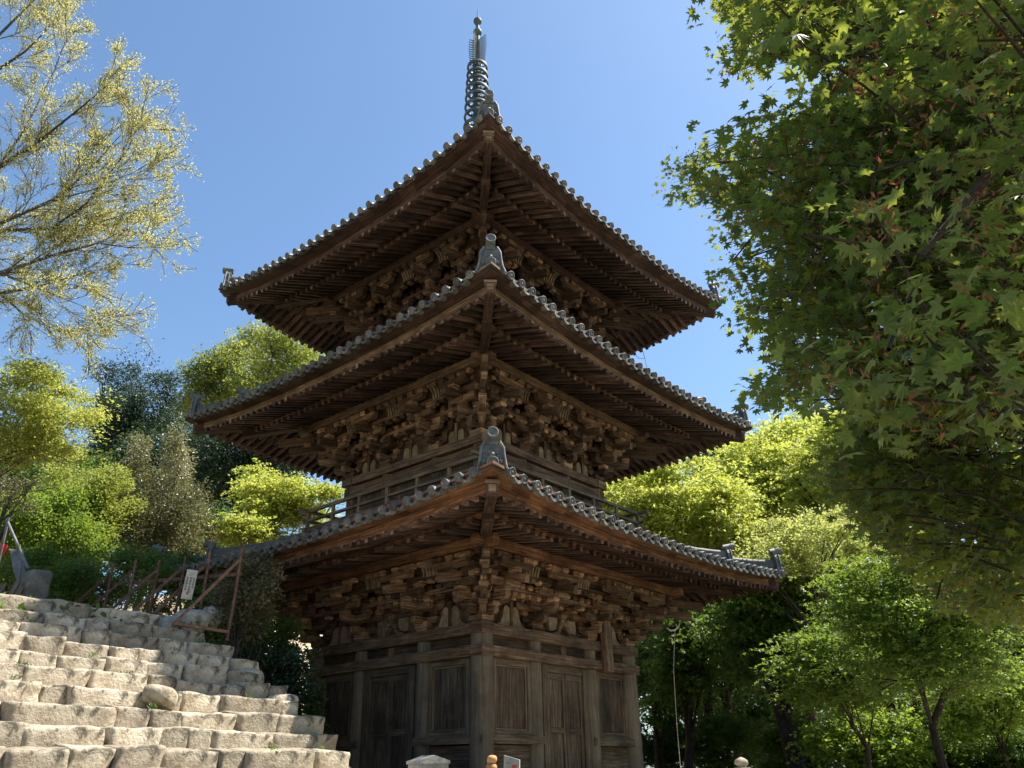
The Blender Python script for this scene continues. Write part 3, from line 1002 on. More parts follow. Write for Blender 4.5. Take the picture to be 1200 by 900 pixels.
tag(mb.build('prop_post', W_BEAM, pag), 'short upright board propped under the eave brackets')

# --- upper bodies, balconies
for idx, (bb, bo, zb, zt) in enumerate(((1.83, 2.0, 4.45, 5.70), (1.55, 1.70, 7.75, 8.98))):
    for k in range(4):
        M = local(k)
        dz = 0.003 * (k % 2)
        for j, s in enumerate((-bb, -0.387 * bb, 0.387 * bb)):
            mb = MB()
            p = Rk(k, s, -bb, 0)
            mb.tube([(p.x, p.y, E0 + zb), (p.x, p.y, E0 + zt - 0.14)], 0.135, 16, random.uniform(0.3, 0.7))
            mb.build('column', W_BEAM, pag)
        mb = MB()
        for i in range(8):
            a, c = -bb + 2 * bb * i / 8, -bb + 2 * bb * (i + 1) / 8
            mb.box(a, c, -bb - 0.01, -bb + 0.03, E0 + zb, E0 + zt - 0.1, random.random() * 0.6, M=M, along=2)
        mb.build('wall', W_BEAM, pag)
        for (ho, hi, z0, z1, nm, tn) in ((bo, bb - 0.13, -0.155, 0.0, 'head_beam', 0.55), (bo - 0.045, bb, -0.43, -0.20, 'lintel_beam', 0.45)):
            mb = MB()
            mb.box(-ho - 0.02, ho + 0.02, -ho, -hi, E0 + zt + z0 + dz, E0 + zt + z1 + dz, tn, M=M, jit=0.003)
            mb.build(nm, W_BEAM, pag)
    # balcony
    hr = 2.46 if idx == 0 else 2.12
    zr = zb + 0.12
    mb = MB()
    for k in range(4):
        dz = 0.003 * (k % 2)
        mb.box(-hr - 0.06, hr + 0.06, -hr - 0.06, -bb, E0 + zr - 0.06 + dz, E0 + zr + dz, 0.5, M=local(k), along=0)
        mb.box(-hr + 0.05, hr - 0.05, -hr + 0.03, -hr + 0.10, E0 + zr - 0.2 + dz, E0 + zr - 0.062 + dz, 0.3, M=local(k), along=0)
    mb.build('balcony_floor', W_BEAM, pag)
    rl = None
    for k in range(4):
        dz = 0.004 * (k % 2)
        rl = MB()
        rl.box(-hr - 0.10, hr + 0.10, -hr - 0.045, -hr + 0.045, E0 + zr + 0.002 + dz, E0 + zr + 0.085 + dz, 0.6, M=local(k))
        base = rl.build('balcony_railing', W_BEAM, pag)
        for z0, z1, w, ex in ((0.215, 0.265, 0.032, 0.16), (0.415, 0.475, 0.034, 0.26)):
            q = MB()
            q.box(-hr - ex, hr + ex, -hr - w, -hr + w, E0 + zr + z0 + dz, E0 + zr + z1 + dz, 0.65, M=local(k), jit=0.003)
            q.build('rail', W_GREY, base)
        n = 7
        for i in range(n):
            s = -hr + 2 * hr * (i + 0.0) / (n - 1)
            q = MB()
            z1 = 0.415 if i in (0, 3, 6) else 0.21
            q.box(s - 0.035, s + 0.035, -hr - 0.03, -hr + 0.03, E0 + zr + 0.087 + dz, E0 + zr + z1 + dz, 0.9, M=local(k))
            if i in (0, n - 1) and k % 2: continue
            q.build('rail_post', W_GREY, base)
            if 0 < i < n - 1 and i != 3:
                q = MB()
                q.box(s - 0.03, s + 0.03, -hr - 0.025, -hr + 0.025, E0 + zr + 0.267 + dz, E0 + zr + 0.413 + dz, 0.9, M=local(k))
                q.build('rail_post', W_GREY, base)

# --- finial
fb = MB()
za = SURF[2][1](0.45, 0.45)
fb.box(-0.5, 0.5, -0.5, 0.5, za - 0.35, za + 0.28, 0.4)
fb.box(-0.56, 0.56, -0.56, 0.56, za + 0.28, za + 0.36, 0.6)
fb.lathe([(0.42, 0.36), (0.40, 0.5), (0.30, 0.66), (0.16, 0.74), (0.20, 0.80), (0.34, 0.9), (0.36, 0.96), (0.1, 0.98)], (0, 0, za), n=20)
fin = fb.build('finial', BRONZE, pag)
q = MB()
q.tube([(0, 0, za + 0.9), (0, 0, E0 + 17.9), (0, 0, E0 + 19.4), (0, 0, E0 + 19.75), (0, 0, E0 + 20.15)], [0.10, 0.085, 0.055, 0.02, 0.006], 12, 0.4)
q.build('pole', BRONZE, fin)
zs = [17.80, 17.50, 17.22, 16.94, 16.64, 16.32, 15.98, 15.62, 15.26]
for i, z in enumerate(zs):
    q = MB()
    rr = 0.285 + 0.012 * i
    q.lathe([(rr, -0.045), (rr + 0.01, 0.0), (rr, 0.045), (rr - 0.045, 0.04), (rr - 0.05, 0.0), (rr - 0.045, -0.04), (rr, -0.045)], (0, 0, E0 + z), n=28, tone=0.7)
    for a in range(4):
        c, s = math.cos(a * math.pi / 2 + 0.4), math.sin(a * math.pi / 2 + 0.4)
        q.beam((0.08 * c, 0.08 * s, E0 + z), ((rr - 0.02) * c, (rr - 0.02) * s, E0 + z), 0.022, 0.018, 0.6)
    q.lathe([(0.10, -0.13), (0.14, -0.07), (0.14, 0.07), (0.10, 0.13)], (0, 0, E0 + z), n=14, tone=0.4)
    q.build('ring', BRONZE, fin)
q = MB()          # openwork flame: four vertical fins of small pointed tongues
for a in range(4):
    c, s = math.cos(a * math.pi / 2 + R(20)), math.sin(a * math.pi / 2 + R(20))
    T = lambda r_, z_: Vector((c * r_, s * r_, E0 + z_))
    for i in range(12):
        z = 17.92 + i * 0.088
        w = 0.29 - 0.05 * abs(i - 7) / 7
        q.tube([T(0.06, z), T(w * 0.55, z + 0.02), T(w, z + 0.12)], [0.017, 0.017, 0.006], 5, 0.5)
    q.tube([T(0.20, 17.9), T(0.235, 18.4), T(0.24, 18.95)], 0.009, 5, 0.8)
    q.tube([T(0.13, 17.9), T(0.14, 18.4), T(0.14, 18.9)], 0.009, 5, 0.8)
q.build('flame', BRONZE, fin)
for z, rr in ((19.18, 0.125), (19.62, 0.12)):
    q = MB()
    q.lathe([(0.045, -rr * 1.25)] + [(rr * math.cos(t), rr * math.sin(t)) for t in np.linspace(-1.15, 1.25, 10)] + [(0.0, rr * 1.25)], (0, 0, E0 + z), n=18, tone=0.5)
    q.build('jewel', BRONZE, fin)

# ------------------------------------------------------------------ stone steps
def stone_mesh(name, hx, hy, hz, frame, mat, seed, n=6, k=5.0, amp=0.10, freq=1.6):
    """rounded irregular block; frame = (x axis, y axis) in the ground plane; origin at its middle"""
    ax, ay = frame
    idx = {}
    v, f = [], []
    wx, wz, wy = random.uniform(-.1, .1), random.uniform(-.15, .15), random.uniform(-.08, .08)
    so = Vector((seed * 3.17 % 91, seed * 7.31 % 83, seed * 1.73 % 71))

    def vert(p):
        key = (round(p[0], 4), round(p[1], 4), round(p[2], 4))
        if key in idx: return idx[key]
        a = [abs(c) for c in p]
        q = (sum(c ** k for c in a)) ** (1 / k)
        q = Vector(p) / q
        l = Vector((q.x * hx, q.y * hy, q.z * hz))
        d = noise.noise(l * freq + so) * amp + noise.noise(l * freq * 4 + so) * amp * 0.3
        mn = min(hx, hy, hz)
        l += Vector((q.x, q.y, q.z)) * d * mn * 2.2
        l.z *= 1 + wx * q.x
        l.x += wz * l.z + wy * l.y
        w = ax * l.x + ay * l.y + Vector((0, 0, l.z))
        idx[key] = len(v)
        v.append(tuple(w))
        return idx[key]

    g = [-1 + 2 * i / n for i in range(n + 1)]
    for a in range(3):
        for sg in (-1, 1):
            for i in range(n):
                for j in range(n):
                    q = []
                    for (s_, t_) in ((g[i], g[j]), (g[i + 1], g[j]), (g[i + 1], g[j + 1]), (g[i], g[j + 1])):
                        p = [0, 0, 0]
                        p[a], p[(a + 1) % 3], p[(a + 2) % 3] = sg, s_, t_
                        q.append(vert(p))
                    f.append(tuple(q if sg > 0 else q[::-1]))
    me = bpy.data.meshes.new(name)
    me.from_pydata(v, [], f)
    at_ = me.attributes.new('tone', 'FLOAT', 'FACE')
    at_.data.foreach_set('value', np.full(len(f), random.random(), np.float32))
    me.polygons.foreach_set('use_smooth', np.ones(len(f), bool))
    me.materials.append(mat)
    return me


steps = empty('stone_steps', tuple(ER * 4.5 + EU * (ST_D + 1.5) + Vector((0, 0, 1.3))))
tag(steps, 'broad flight of rough tan stone steps climbing beside the pagoda', 'steps')
sd = 0
for n in range(-1, ST_N):
    r = -1.3 + random.random() * 0.3
    rend = 6.62 + random.uniform(-0.12, 0.12)
    while r < rend - 0.12:
        ln = random.choice((0.27, 0.36, 0.44, 0.52, 0.64, 0.88)) * random.uniform(0.9, 1.15)
        if n == ST_N - 1: ln *= 1.35
        ln = min(ln, rend - r + 0.05)
        if ln < 0.22: break
        hz = ST_RISE * 0.5 + 0.012
        top = ST_Z + n * ST_RISE + random.uniform(-0.018, 0.018)
        bul = 0.0
        if n == ST_N - 1: top += random.uniform(-0.03, 0.06); hz += 0.05
        eu = ST_D + n * ST_TREAD + 0.3 + random.uniform(-0.045, 0.045)
        sd += 1
        me = stone_mesh('step_stone', ln / 2 - 0.002, 0.31, hz, (ER, EU), STONE, sd, 9, random.choice((60.0, 40.0, 80.0, 24.0)) if n < ST_N - 1 else 12.0, 0.085, 4.5)
        o = link('step_stone', me, steps)
        o.location = ER * (r + ln / 2) + EU * eu + Vector((0, 0, top - hz)) - steps.location
        o.rotation_euler = (Matrix.Rotation(R(random.uniform(1, 6)), 3, ER) @ Matrix.Rotation(random.uniform(-.05, .05), 3, 'Z')).to_euler()
        r += ln + 0.008

def weeds():
    rs = np.random.default_rng(3)
    P = []
    for i in range(20):
        r, n = rs.uniform(2.4, 6.5), int(rs.integers(0, ST_N))
        c = ER * r + EU * (ST_D + n * ST_TREAD + rs.uniform(-.02, .12)) + Vector((0, 0, ST_Z + n * ST_RISE))
        k = int(rs.integers(8, 34))
        P.append(np.array(c)[None] + rs.normal(size=(k, 3)) * np.array([0.035, 0.035, 0.012]))
    P = np.concatenate(P)
    tag(link('weeds', leaf_mesh('weeds', P, rs.uniform(0.03, 0.06, len(P)), L_WOOD, 'blade', None, 0.0, rs, np.array([[0, 0, 1.0]]).repeat(len(P), 0), 0.0)), kind='stuff')


ROCKS = [   # along the rows, up the steps, height, half sizes, material, label
    (6.5, 11.15, TERR - 0.02, (0.26, 0.22, 0.16), ROCK, 'pale rounded boulder at the top right end of the stone steps'),
    (6.1, 10.95, TERR - 0.10, (0.17, 0.13, 0.10), ROCK, 'white speckled rock wedged at the top of the steps under the fence'),
    (6.95, 11.3, TERR + 0.14, (0.16, 0.14, 0.16), ROCK, 'pointed pale rock behind the lowest fence brace'),
    (4.85, 8.65, ST_Z + 2.0 * ST_RISE + 0.12, (0.24, 0.16, 0.10), STONE, 'loose angular stone lying on the middle steps'),
    (6.6, 9.75, ST_Z + 4.6 * ST_RISE, (0.2, 0.28, 0.12), STONE, 'grey mossy boulder edging the right side of the steps'),
    (6.6, 8.95, ST_Z + 2.6 * ST_RISE, (0.18, 0.26, 0.11), STONE, 'flat grey rock edging the lower right side of the steps'),
]
for i, (r, u, z, hs, mt, lb) in enumerate(ROCKS):
    me = stone_mesh('rock', hs[0], hs[1], hs[2], (ER, EU), mt, 200 + i, 9, 3.2, 0.2, 2.4)
    o = link('rock', me)
    o.location = ER * r + EU * u + Vector((0, 0, z))
    o.rotation_euler = (random.uniform(-.2, .2), random.uniform(-.2, .2), random.uniform(-1, 1))
    tag(o, lb, 'rock')

# ------------------------------------------------------------------ rusty braced fence
f0 = ER * 6.86 + EU * 10.7
fence = empty('metal_fence', (f0.x, f0.y, TERR))
tag(fence, 'rusty iron fence of leaning posts with diagonal braces above the stone steps', 'fence')
FW = lambda p: Vector(p) - fence.location
FOFF = [0, 0.85, 1.55, 2.35, 3.15, 3.95, 4.75, 5.6]
tops = []
for i, a in enumerate(FOFF):
    p = f0 + EU * a
    zb = TERR + a * 0.10 - 0.06
    top = Vector((p.x, p.y, zb + 1.12 + random.uniform(-.05, .05))) + ER * 0.06
    base = Vector((p.x, p.y, zb - 0.2)) + ER * 0.0
    foot = p - ER * 0.85 + Vector((0, 0, zb - 0.08))
    q = MB(); q.tube([FW(base), FW((base + top) / 2 + ER * 0.015), FW(top)], 0.023, 7); q.build('post', RUST, fence)
    q = MB(); q.beam(FW(foot), FW(base + (top - base) * 0.86 - ER * 0.02), 0.036, 0.036); q.build('brace', RUST, fence)
    q = MB(); q.beam(FW(foot + Vector((0, 0, 0.02))), FW(base + Vector((0, 0, 0.12))), 0.045, 0.04); q.build('base_bar', RUST, fence)
    tops.append(base + (top - base) * 0.72 + ER * 0.05)
q = MB(); q.beam(FW(tops[0]), FW(tops[-1]), 0.035, 0.05); q.build('rail', RUST, fence)

# sign tied to the fence
sp = at(222, 685, 12.2)
sg = empty('sign_board', tuple(sp), R(20))
tag(sg, 'narrow white notice board with grey writing and a red mark, hung on the fence', 'sign')
sg.rotation_euler = (0, R(4), R(22))
sg.scale = (0.86, 0.86, 0.9)
q = MB(); q.box(-0.088, 0.088, -0.012, 0.012, -0.24, 0.24, 0.6, along=2); q.build('board', WHITE, sg)
q = MB()
for cx in (-0.05, 0.005, 0.055):
    z = 0.10 if cx else 0.12
    for j in range(5 if cx < 0.03 else 4):
        w = 0.016
        for (dx, dz, ww, hh) in ((0, 0.012, w, 0.003), (0, -0.002, w * 0.8, 0.003), (0, -0.014, w, 0.003), (-0.004, 0, 0.003, 0.016), (0.008, -0.006, 0.003, 0.010)):
            q.box(cx + dx - ww, cx + dx + ww, -0.0145, -0.0125, z + dz - hh, z + dz + hh, 0.5)
        z -= 0.045
q.build('writing', INK, sg)
q = MB()
for (dx, dz, ww, hh) in ((0, -0.115, 0.022, 0.005), (0, -0.135, 0.026, 0.005), (0, -0.158, 0.018, 0.005), (0.0, -0.135, 0.005, 0.03), (-0.018, -0.15, 0.004, 0.018)):
    q.box(dx - ww, dx + ww, -0.0145, -0.0125, dz - hh, dz + hh, 0.5)
q.build('red_mark', REDI, sg)
q = MB(); q.tube([(0, 0.02, 0.25), (0, 0.03, 0.36)], 0.006, 5); q.build('tie_wire', RUST, sg)

# things at the far left, on the terrace
def rod(name, pts, r, mat, label, cat, group=None):
    base = pts[-1]
    q = MB()
    q.tube([Vector(p) - Vector(base) for p in pts], r, 8)
    o = q.build(name, mat)
    o.location = base
    return tag(o, label, cat, group)


DL = 13.0
fr = empty('pole_frame', tuple(at(12, 705, DL)))
tag(fr, 'grey metal poles standing as an open tripod at the head of the steps', 'frame')
fl = fr.location.copy()
apex = at(9, 612, DL)
for e in (at(33, 666, DL - 0.25), at(-14, 712, DL + 0.2)):
    q = MB(); q.tube([apex - fl + (apex - e) * 0.06, e - fl], 0.022, 8); q.build('pole', GREYM, fr)
q = MB(); q.tube([at(26, 655, DL) - fl, at(17, 712, DL) - fl], 0.022, 8); q.build('pole', GREYM, fr)
# curved sheet
q = MB()
pr = [(12, 643), (13, 655), (15, 666), (18, 676), (21, 684)]
for i in range(4):
    a0, a1 = at(*pr[i], DL + .1), at(*pr[i + 1], DL + .1)
    w0, w1 = Vector((0.15 - 0.012 * i, 0.12, 0)), Vector((0.15 - 0.012 * (i + 1), 0.12, 0))
    c = [a1, a1 + w1, a1 + Vector((0, .012, 0)), a1 + w1 + Vector((0, .012, 0)), a0, a0 + w0, a0 + Vector((0, .012, 0)), a0 + w0 + Vector((0, .012, 0))]
    q.hexa(c, 0.5, 2)
tag(q.build('metal_sheet', GREYM), 'curved grey metal sheet leaning inside the pole tripod', 'sheet')
q = MB()
b0 = at(-3, 640, DL + .2)
for i in range(5):
    x0 = b0 + Vector((-0.2 + 0.07 * i, 0.02 * (i % 2), -0.02 * abs(i - 2)))
    q.hexa([x0 + Vector((dx * .075, dy * .03, dz * .16 - .1)) for dz in (0, 1) for dy in (0, 1) for dx in (0, 1)], 0.5, 2)
tag(q.build('red_cloth', REDP), 'scrap of red cloth at the edge behind the pole tripod', 'cloth')
for i, (a, bb_, w) in enumerate((((9, 698), (21, 681), .07), ((17, 700), (29, 682), .06), ((23, 702), (31, 686), .065), ((-6, 697), (6, 684), .06))):
    q = MB()
    p0, p1 = at(*a, DL - 0.5 + .05 * i), at(*bb_, DL - 0.2 + .05 * i)
    o_ = p0
    q.beam(Vector((0, 0, -.12)), p1 - o_, w, 0.03, 0.8)
    o = q.build('scrap_board', W_GREY)
    o.location = o_
    tag(o, ['grey scrap board leaning left beneath the curved sheet', 'middle grey scrap board of the leaning heap at the step head', 'short grey scrap board nearest the dark stone block', 'grey scrap board under the red cloth'][i], 'board', 'scrap boards at the head of the steps')
me = stone_mesh('stone_block', 0.19, 0.17, 0.27, (ER, EU), DIRTST, 300, 8, 6, 0.14, 2)
o = link('stone_block', me); o.location = at(41, 690, DL); tag(o, 'dark squared stone block standing at the head of the steps beside the poles', 'stone')

# small stone things along the bottom of the picture
def on_ground(x, y): return Vector((x, y, height(x, y)))


def stone_post(px, py, d, w, yaw, label, kind):
    t = at(px, py, d)
    g = on_ground(t.x, t.y)
    h = t.z - g.z
    e = empty(kind, tuple(g), yaw)
    tag(e, label, 'stone post')
    return e, h


e, h = stone_post(502, 886, 6.0, 0.2, R(33), 'pale squared stone post with a sloping top, in front of the pagoda corner', 'stone_post')
q = MB(); q.box(-0.105, 0.105, -0.085, 0.085, -0.05, h - 0.05, 0.8, jit=0.004); q.build('shaft', ROCK, e)
q = MB()
tp = [(-0.115, h - 0.048), (0.115, h - 0.048), (0.115, h - 0.03), (0.0, h + 0.004), (-0.115, h - 0.03)]
q.prism(tp, -0.095, 0.095, lambda p, z, y: Vector((p, y, z)), 0.9); q.build('cap', ROCK, e)
e, h = stone_post(576, 884, 8.0, 0.2, 0, 'rough stone pedestal before the corner column', 'pedestal')
hb = h - 0.145
q = MB(); q.box(-0.12, 0.12, -0.12, 0.12, -0.05, hb, 0.5, jit=0.01); q.build('shaft', ROCK, e)
base = e.location + Vector((0, 0, hb))
for i, (dz, s, lb) in enumerate(((0.035, 0.05, 'lower ochre pebble stacked on the pedestal'), (0.105, 0.043, 'upper ochre pebble balanced on the pebble stack'))):
    me = stone_mesh('pebble', s, s, s * 0.85, (Vector((1, 0, 0)), Vector((0, 1, 0))), ORANGE, 400 + i, 7, 2.3, 0.1, 8)
    o = link('pebble', me); o.location = base + Vector((0.004 * i, 0, dz)); tag(o, lb, 'pebble')
t = at(603, 893, 7.0); g = on_ground(t.x, t.y); h = t.z - g.z
e = empty('stone_tablet', tuple(g), R(-15)); tag(e, 'small tilted grey slate tablet with a pink mark', 'tablet')
q = MB(); q.hexa([Vector((-0.062 + 0.124 * (i & 1) + (0.02 if i & 4 else 0.05) * -1, -0.014 + 0.028 * ((i >> 1) & 1), (h + 0.05 - 0.035 * (i & 1)) if i & 4 else -0.05)) for i in range(8)], 0.5, 2); q.build('slab', ROCK, e)
q = MB(); q.box(-0.015, 0.02, -0.0165, -0.0145, h - 0.045, h - 0.02, 0.5); q.build('pink_mark', REDI, e)
e, h = stone_post(868, 887, 12.0, 0.2, R(20), 'weathered stone post with a round jewel top at the edge of the wood', 'stone_post')
q = MB(); q.box(-0.09, 0.09, -0.09, 0.09, -0.05, h - 0.16, 0.6, jit=0.004); q.build('shaft', STONE, e)
q = MB(); q.lathe([(0.10, h - 0.16), (0.11, h - 0.13), (0.05, h - 0.12), (0.095, h - 0.08), (0.085, h - 0.04), (0.03, h - 0.01), (0, h)], (0, 0, 0), n=16); q.build('jewel_top', STONE, e)

# lightning cable and its bracket at the right eave
p0, p1 = at(791, 737, 15.4), at(799, 900, 15.4)
q = MB()
q.tube([Vector((0, 0, 0)), (p1 - p0) * 0.3 + Vector((-0.06, 0, 0)), (p1 - p0) * 0.7 + Vector((-0.05, 0, 0)), Vector((p1 - p0).to_tuple()) * 1.25], 0.0045, 6)
o = q.build('cable', WHITE); o.location = p0
tag(o, 'thin pale cable hanging from the eave at the right of the doors', 'cable')
q = MB(); q.tube([(-0.15, 0, 0.02), (-0.08, 0, -0.03), (0, 0, -0.02), (0.07, 0, 0.04), (0.10, 0, 0.11)], [0.008, 0.015, 0.017, 0.014, 0.006], 8)
q.build('hook', WHITE, o)
q = MB()
q.tube([(0, 0, 0), (0.25, 0.1, -0.28), (0.42, 0.1, -0.30), (0.46, 0.1, -0.7)], 0.008, 5)
q.tube([(0.42, 0.1, -0.3), (0.36, 0.1, 0.06)], 0.008, 5)
o = q.build('cable', INK); o.location = at(737, 407, 19.5)
tag(o, 'bent dark wire under the top roof above the right eave', 'cable')

# ------------------------------------------------------------------ leaves, twigs and trees
def star_leaf():
    lob = [(0, 1.0), (38, 0.92), (80, 0.70), (128, 0.40)]
    ang = [(-a, l) for a, l in lob[:0:-1]] + lob
    ring = [(180.0, 0.05)]
    for i, (a, l) in enumerate(ang):
        ring.append((a, l))
        if i < len(ang) - 1: ring.append(((a + ang[i + 1][0]) / 2, 0.47 * min(1, (l + ang[i + 1][1]) / 1.6 + .1)))
    v = [(0.0, 0.0, 0.0)]
    for a, l in ring:
        v.append((l * math.cos(R(a)), l * math.sin(R(a)), -0.22 * l * l))
    n = len(ring)
    f = [(0, 1 + i, 1 + (i + 1) % n) for i in range(n)]
    return np.array(v), np.array(f)


SHAPES = {
    'diamond': (np.array([(0, 0, 0), (.45, .27, .05), (1, 0, -.08), (.45, -.27, .05)]), np.array([(0, 1, 2, 3)])),
    'blade': (np.array([(0, 0, 0), (.4, .16, .03), (1, 0, -.1), (.4, -.16, .03)]), np.array([(0, 1, 2, 3)])),
    'star': star_leaf(),
    # three-fingered small maple leaf, cheap
    'tri': (np.array([(0, 0, 0), (.35, .55, -.05), (.45, .16, 0), (1, 0, -.12), (.45, -.16, 0), (.35, -.55, -.05)]), np.array([(0, 1, 2, 2), (0, 2, 3, 4), (0, 4, 5, 5)])),
}


def leaf_mesh(name, P, size, mat, shape='diamond', tone=None, up=0.7, rs=None, out=None, droop=0.0):
    rs = rs or rng
    T, Fc = SHAPES[shape]
    n = len(P)
    nr = rs.normal(size=(n, 3)) * 0.6
    nr[:, 2] += up
    nr /= np.linalg.norm(nr, axis=1, keepdims=True) + 1e-9
    a = rs.normal(size=(n, 3))
    if out is not None: a = a * 0.6 + out
    a[:, 2] -= droop
    a -= nr * (a * nr).sum(1, keepdims=True)
    a /= np.linalg.norm(a, axis=1, keepdims=True) + 1e-9
    b_ = np.cross(nr, a)
    sz = np.broadcast_to(np.asarray(size, float), (n,)) * rs.uniform(0.7, 1.25, n)
    V = P[:, None, :] + sz[:, None, None] * (T[None, :, 0:1] * a[:, None, :] + T[None, :, 1:2] * b_[:, None, :] + T[None, :, 2:3] * nr[:, None, :])
    m_ = len(T)
    V = V.reshape(-1, 3)
    off = (np.arange(n) * m_)[:, None, None]
    if tone is None: tone = rs.uniform(0, 1, n)
    faces = []
    tf = np.repeat(tone, len(Fc))
    A = (Fc[None] + off).reshape(-1, Fc.shape[1])
    if shape == 'tri':
        lists = []
        B3 = (np.array([(0, 1, 2), (0, 2, 3), (0, 3, 4), (0, 4, 5)])[None] + off).reshape(-1, 3)
        A = B3
        tf = np.repeat(tone, 4)
    me = bpy.data.meshes.new(name)
    me.from_pydata(V, [], A)
    t = me.attributes.new('tone', 'FLOAT', 'FACE')
    t.data.foreach_set('value', np.clip(tf, 0, 1).astype(np.float32))
    me.materials.append(mat)
    return me


def clump_points(c, r, n, rs, lump=0.35, shell=2.4):
    d = rs.normal(size=(n, 3))
    d /= np.linalg.norm(d, axis=1, keepdims=True)
    ph = rs.uniform(0, 6.28, 6)
    w = 1 + lump * (np.sin(d[:, 0] * 4 + ph[0]) * np.sin(d[:, 1] * 4 + ph[1]) + 0.6 * np.sin(d[:, 2] * 6 + ph[2]) * np.sin(d[:, 0] * 7 + ph[3]))
    rad = rs.uniform(0, 1, n) ** (1 / shell) * w
    # a few strays break the outline
    st = rs.uniform(0, 1, n) < 0.06
    rad[st] *= rs.uniform(1.0, 1.35, st.sum())
    return np.asarray(c)[None] + d * rad[:, None] * np.asarray(r)[None], d


def px_scale(p):
    return F_PX / max(0.3, (Vector(p) - Vector((0, 0, EYE))).dot(CAM_F))


def tree(name, label, cat, cu, cv, d, ru, rv, mat, ncl=26, clr=0.34, nleaf=16000, ls=0.11, shape='diamond', bark=None, tr=0.14, seed=1, group=None,
         base=None, flat=0.75, up=0.7, depth=0.9, droop=0.0, limbs=12, shellmin=0.45, trunk=True, tvar=0.16, blobs=None):
    """crown centred where (cu, cv) is seen at distance d; ru, rv = half width and height there (in photograph px)"""
    rs = np.random.default_rng(seed)
    c = at(cu, cv, d)
    k = px_scale(c)
    Rx, Rz = ru / k, rv / k
    Ry = Rx * depth
    bs = base if base is not None else (c.x + rs.uniform(-.4, .4), c.y + rs.uniform(-.3, .3))
    g = on_ground(bs[0], bs[1])
    g.z -= 0.12
    cen = []
    if blobs:
        for (u, v_, r_) in blobs:
            p = at(u, v_, d + rs.uniform(-.5, .5) * Ry)
            cen.append((np.array(p), r_ / k))
    else:
        for _try in range(ncl * 8):
            if len(cen) >= ncl: break
            q = rs.normal(size=3); q /= np.linalg.norm(q)
            q *= rs.uniform(shellmin, 0.92)
            if q[2] < -0.75: continue
            p = np.array(c) + q * np.array([Rx, Ry, Rz])
            if p[2] < g.z + 0.3: continue
            cen.append((p, clr * min(Rx, Rz * 1.3) * rs.uniform(0.7, 1.25)))
    tot = sum(r_ ** 2 for _, r_ in cen)
    Ps, Os, Ts = [], [], []
    for p, r_ in cen:
        n = max(20, int(nleaf * r_ ** 2 / tot))
        P, o = clump_points(p, (r_, r_, r_ * flat), n, rs)
        Ps.append(P); Os.append(o)
        Ts.append(np.clip(rs.normal(0.5 + rs.normal() * 0.2, tvar, n), 0, 1))
    if not blobs:
        n = int(nleaf * 0.22)
        P, o = clump_points(np.array(c), np.array([Rx, Ry, Rz]) * 0.92, n, rs, 0.2, 2.0)
        Ps.append(P); Os.append(o); Ts.append(np.clip(rs.normal(0.5, 0.18, n), 0, 1))
    P, O, T = np.concatenate(Ps), np.concatenate(Os), np.concatenate(Ts)
    if shape == 'tri':
        # leaves sit in short drooping sprays
        n, gsz = len(P), 14
        order = np.arange(n)
        anc = (order // gsz) * gsz
        oh = O.copy(); oh[:, 2] *= 0.25
        oh += rs.normal(size=oh.shape) * np.array([0.5, 0.5, 0.1])
        oh /= np.linalg.norm(oh, axis=1, keepdims=True) + 1e-9
        tt = rs.uniform(-0.4, 1.0, n)
        sl = 6.0 * ls
        sd_ = np.cross(oh[anc], np.array([0, 0, 1.0]))
        P = P[anc] + oh[anc] * (tt * sl)[:, None] + sd_ * (rs.normal(size=n) * ls * 0.8 * (1.1 - 0.6 * np.abs(tt)))[:, None]
        P[:, 2] += rs.normal(size=n) * ls * 0.18 - 0.25 * sl * np.clip(tt, 0, 1) ** 2
        T = np.clip(T[anc] + rs.normal(size=n) * 0.12, 0, 1)
    keep = P[:, 2] > g.z + 0.1
    P, O, T = P[keep], O[keep], T[keep]
    root = empty(name, tuple(g))
    tag(root, label, cat, group)
    gl = np.array(g)
    link('crown', leaf_mesh('crown', P - gl, ls, mat, shape, T, up, rs, O, droop), root)
    # trunk and limbs
    q = MB()
    topc = Vector(c) + Vector((0, 0, Rz * 0.35))
    pts = []
    for i in range(7):
        t = i / 6
        w = Vector((rs.normal(), rs.normal(), 0)) * 0.05 * Rx * (1 if 0 < i < 6 else 0)
        pts.append(Vector((g.x + (topc.x - g.x) * t ** 1.4, g.y + (topc.y - g.y) * t ** 1.4, g.z + (topc.z - g.z) * t)) + w - g)
    if trunk: q.tube(pts, [tr * (1.25 if i == 0 else 1) * (1 - 0.75 * i / 6) for i in range(7)], 8)
    for i in range(min(limbs, len(cen))):
        p, r_ = cen[i]
        p = Vector(p) - g
        j = 2 + int(rs.integers(0, 4))
        s = pts[min(j, 5)]
        if p.z < s.z: s = pts[max(1, j - 2)]
        mid = (s + p) / 2 + Vector((rs.normal() * .1, rs.normal() * .1, 0.12 * (p - s).length))
        q.tube([s, s + (mid - s) * .5 + Vector((0, 0, -.02)), mid, p], [tr * .30, tr * .25, tr * .18, tr * .06], 6)
        for e in range(4):
            a = rs.normal(size=3); a /= np.linalg.norm(a)
            q.tube([mid + (p - mid) * 0.6, p + Vector(a) * r_ * 0.45, p + Vector(a) * r_ * 0.9], [tr * .12, tr * .07, tr * .03], 4)
    q.build('trunk', bark or BARK, root)
    return root


weeds()


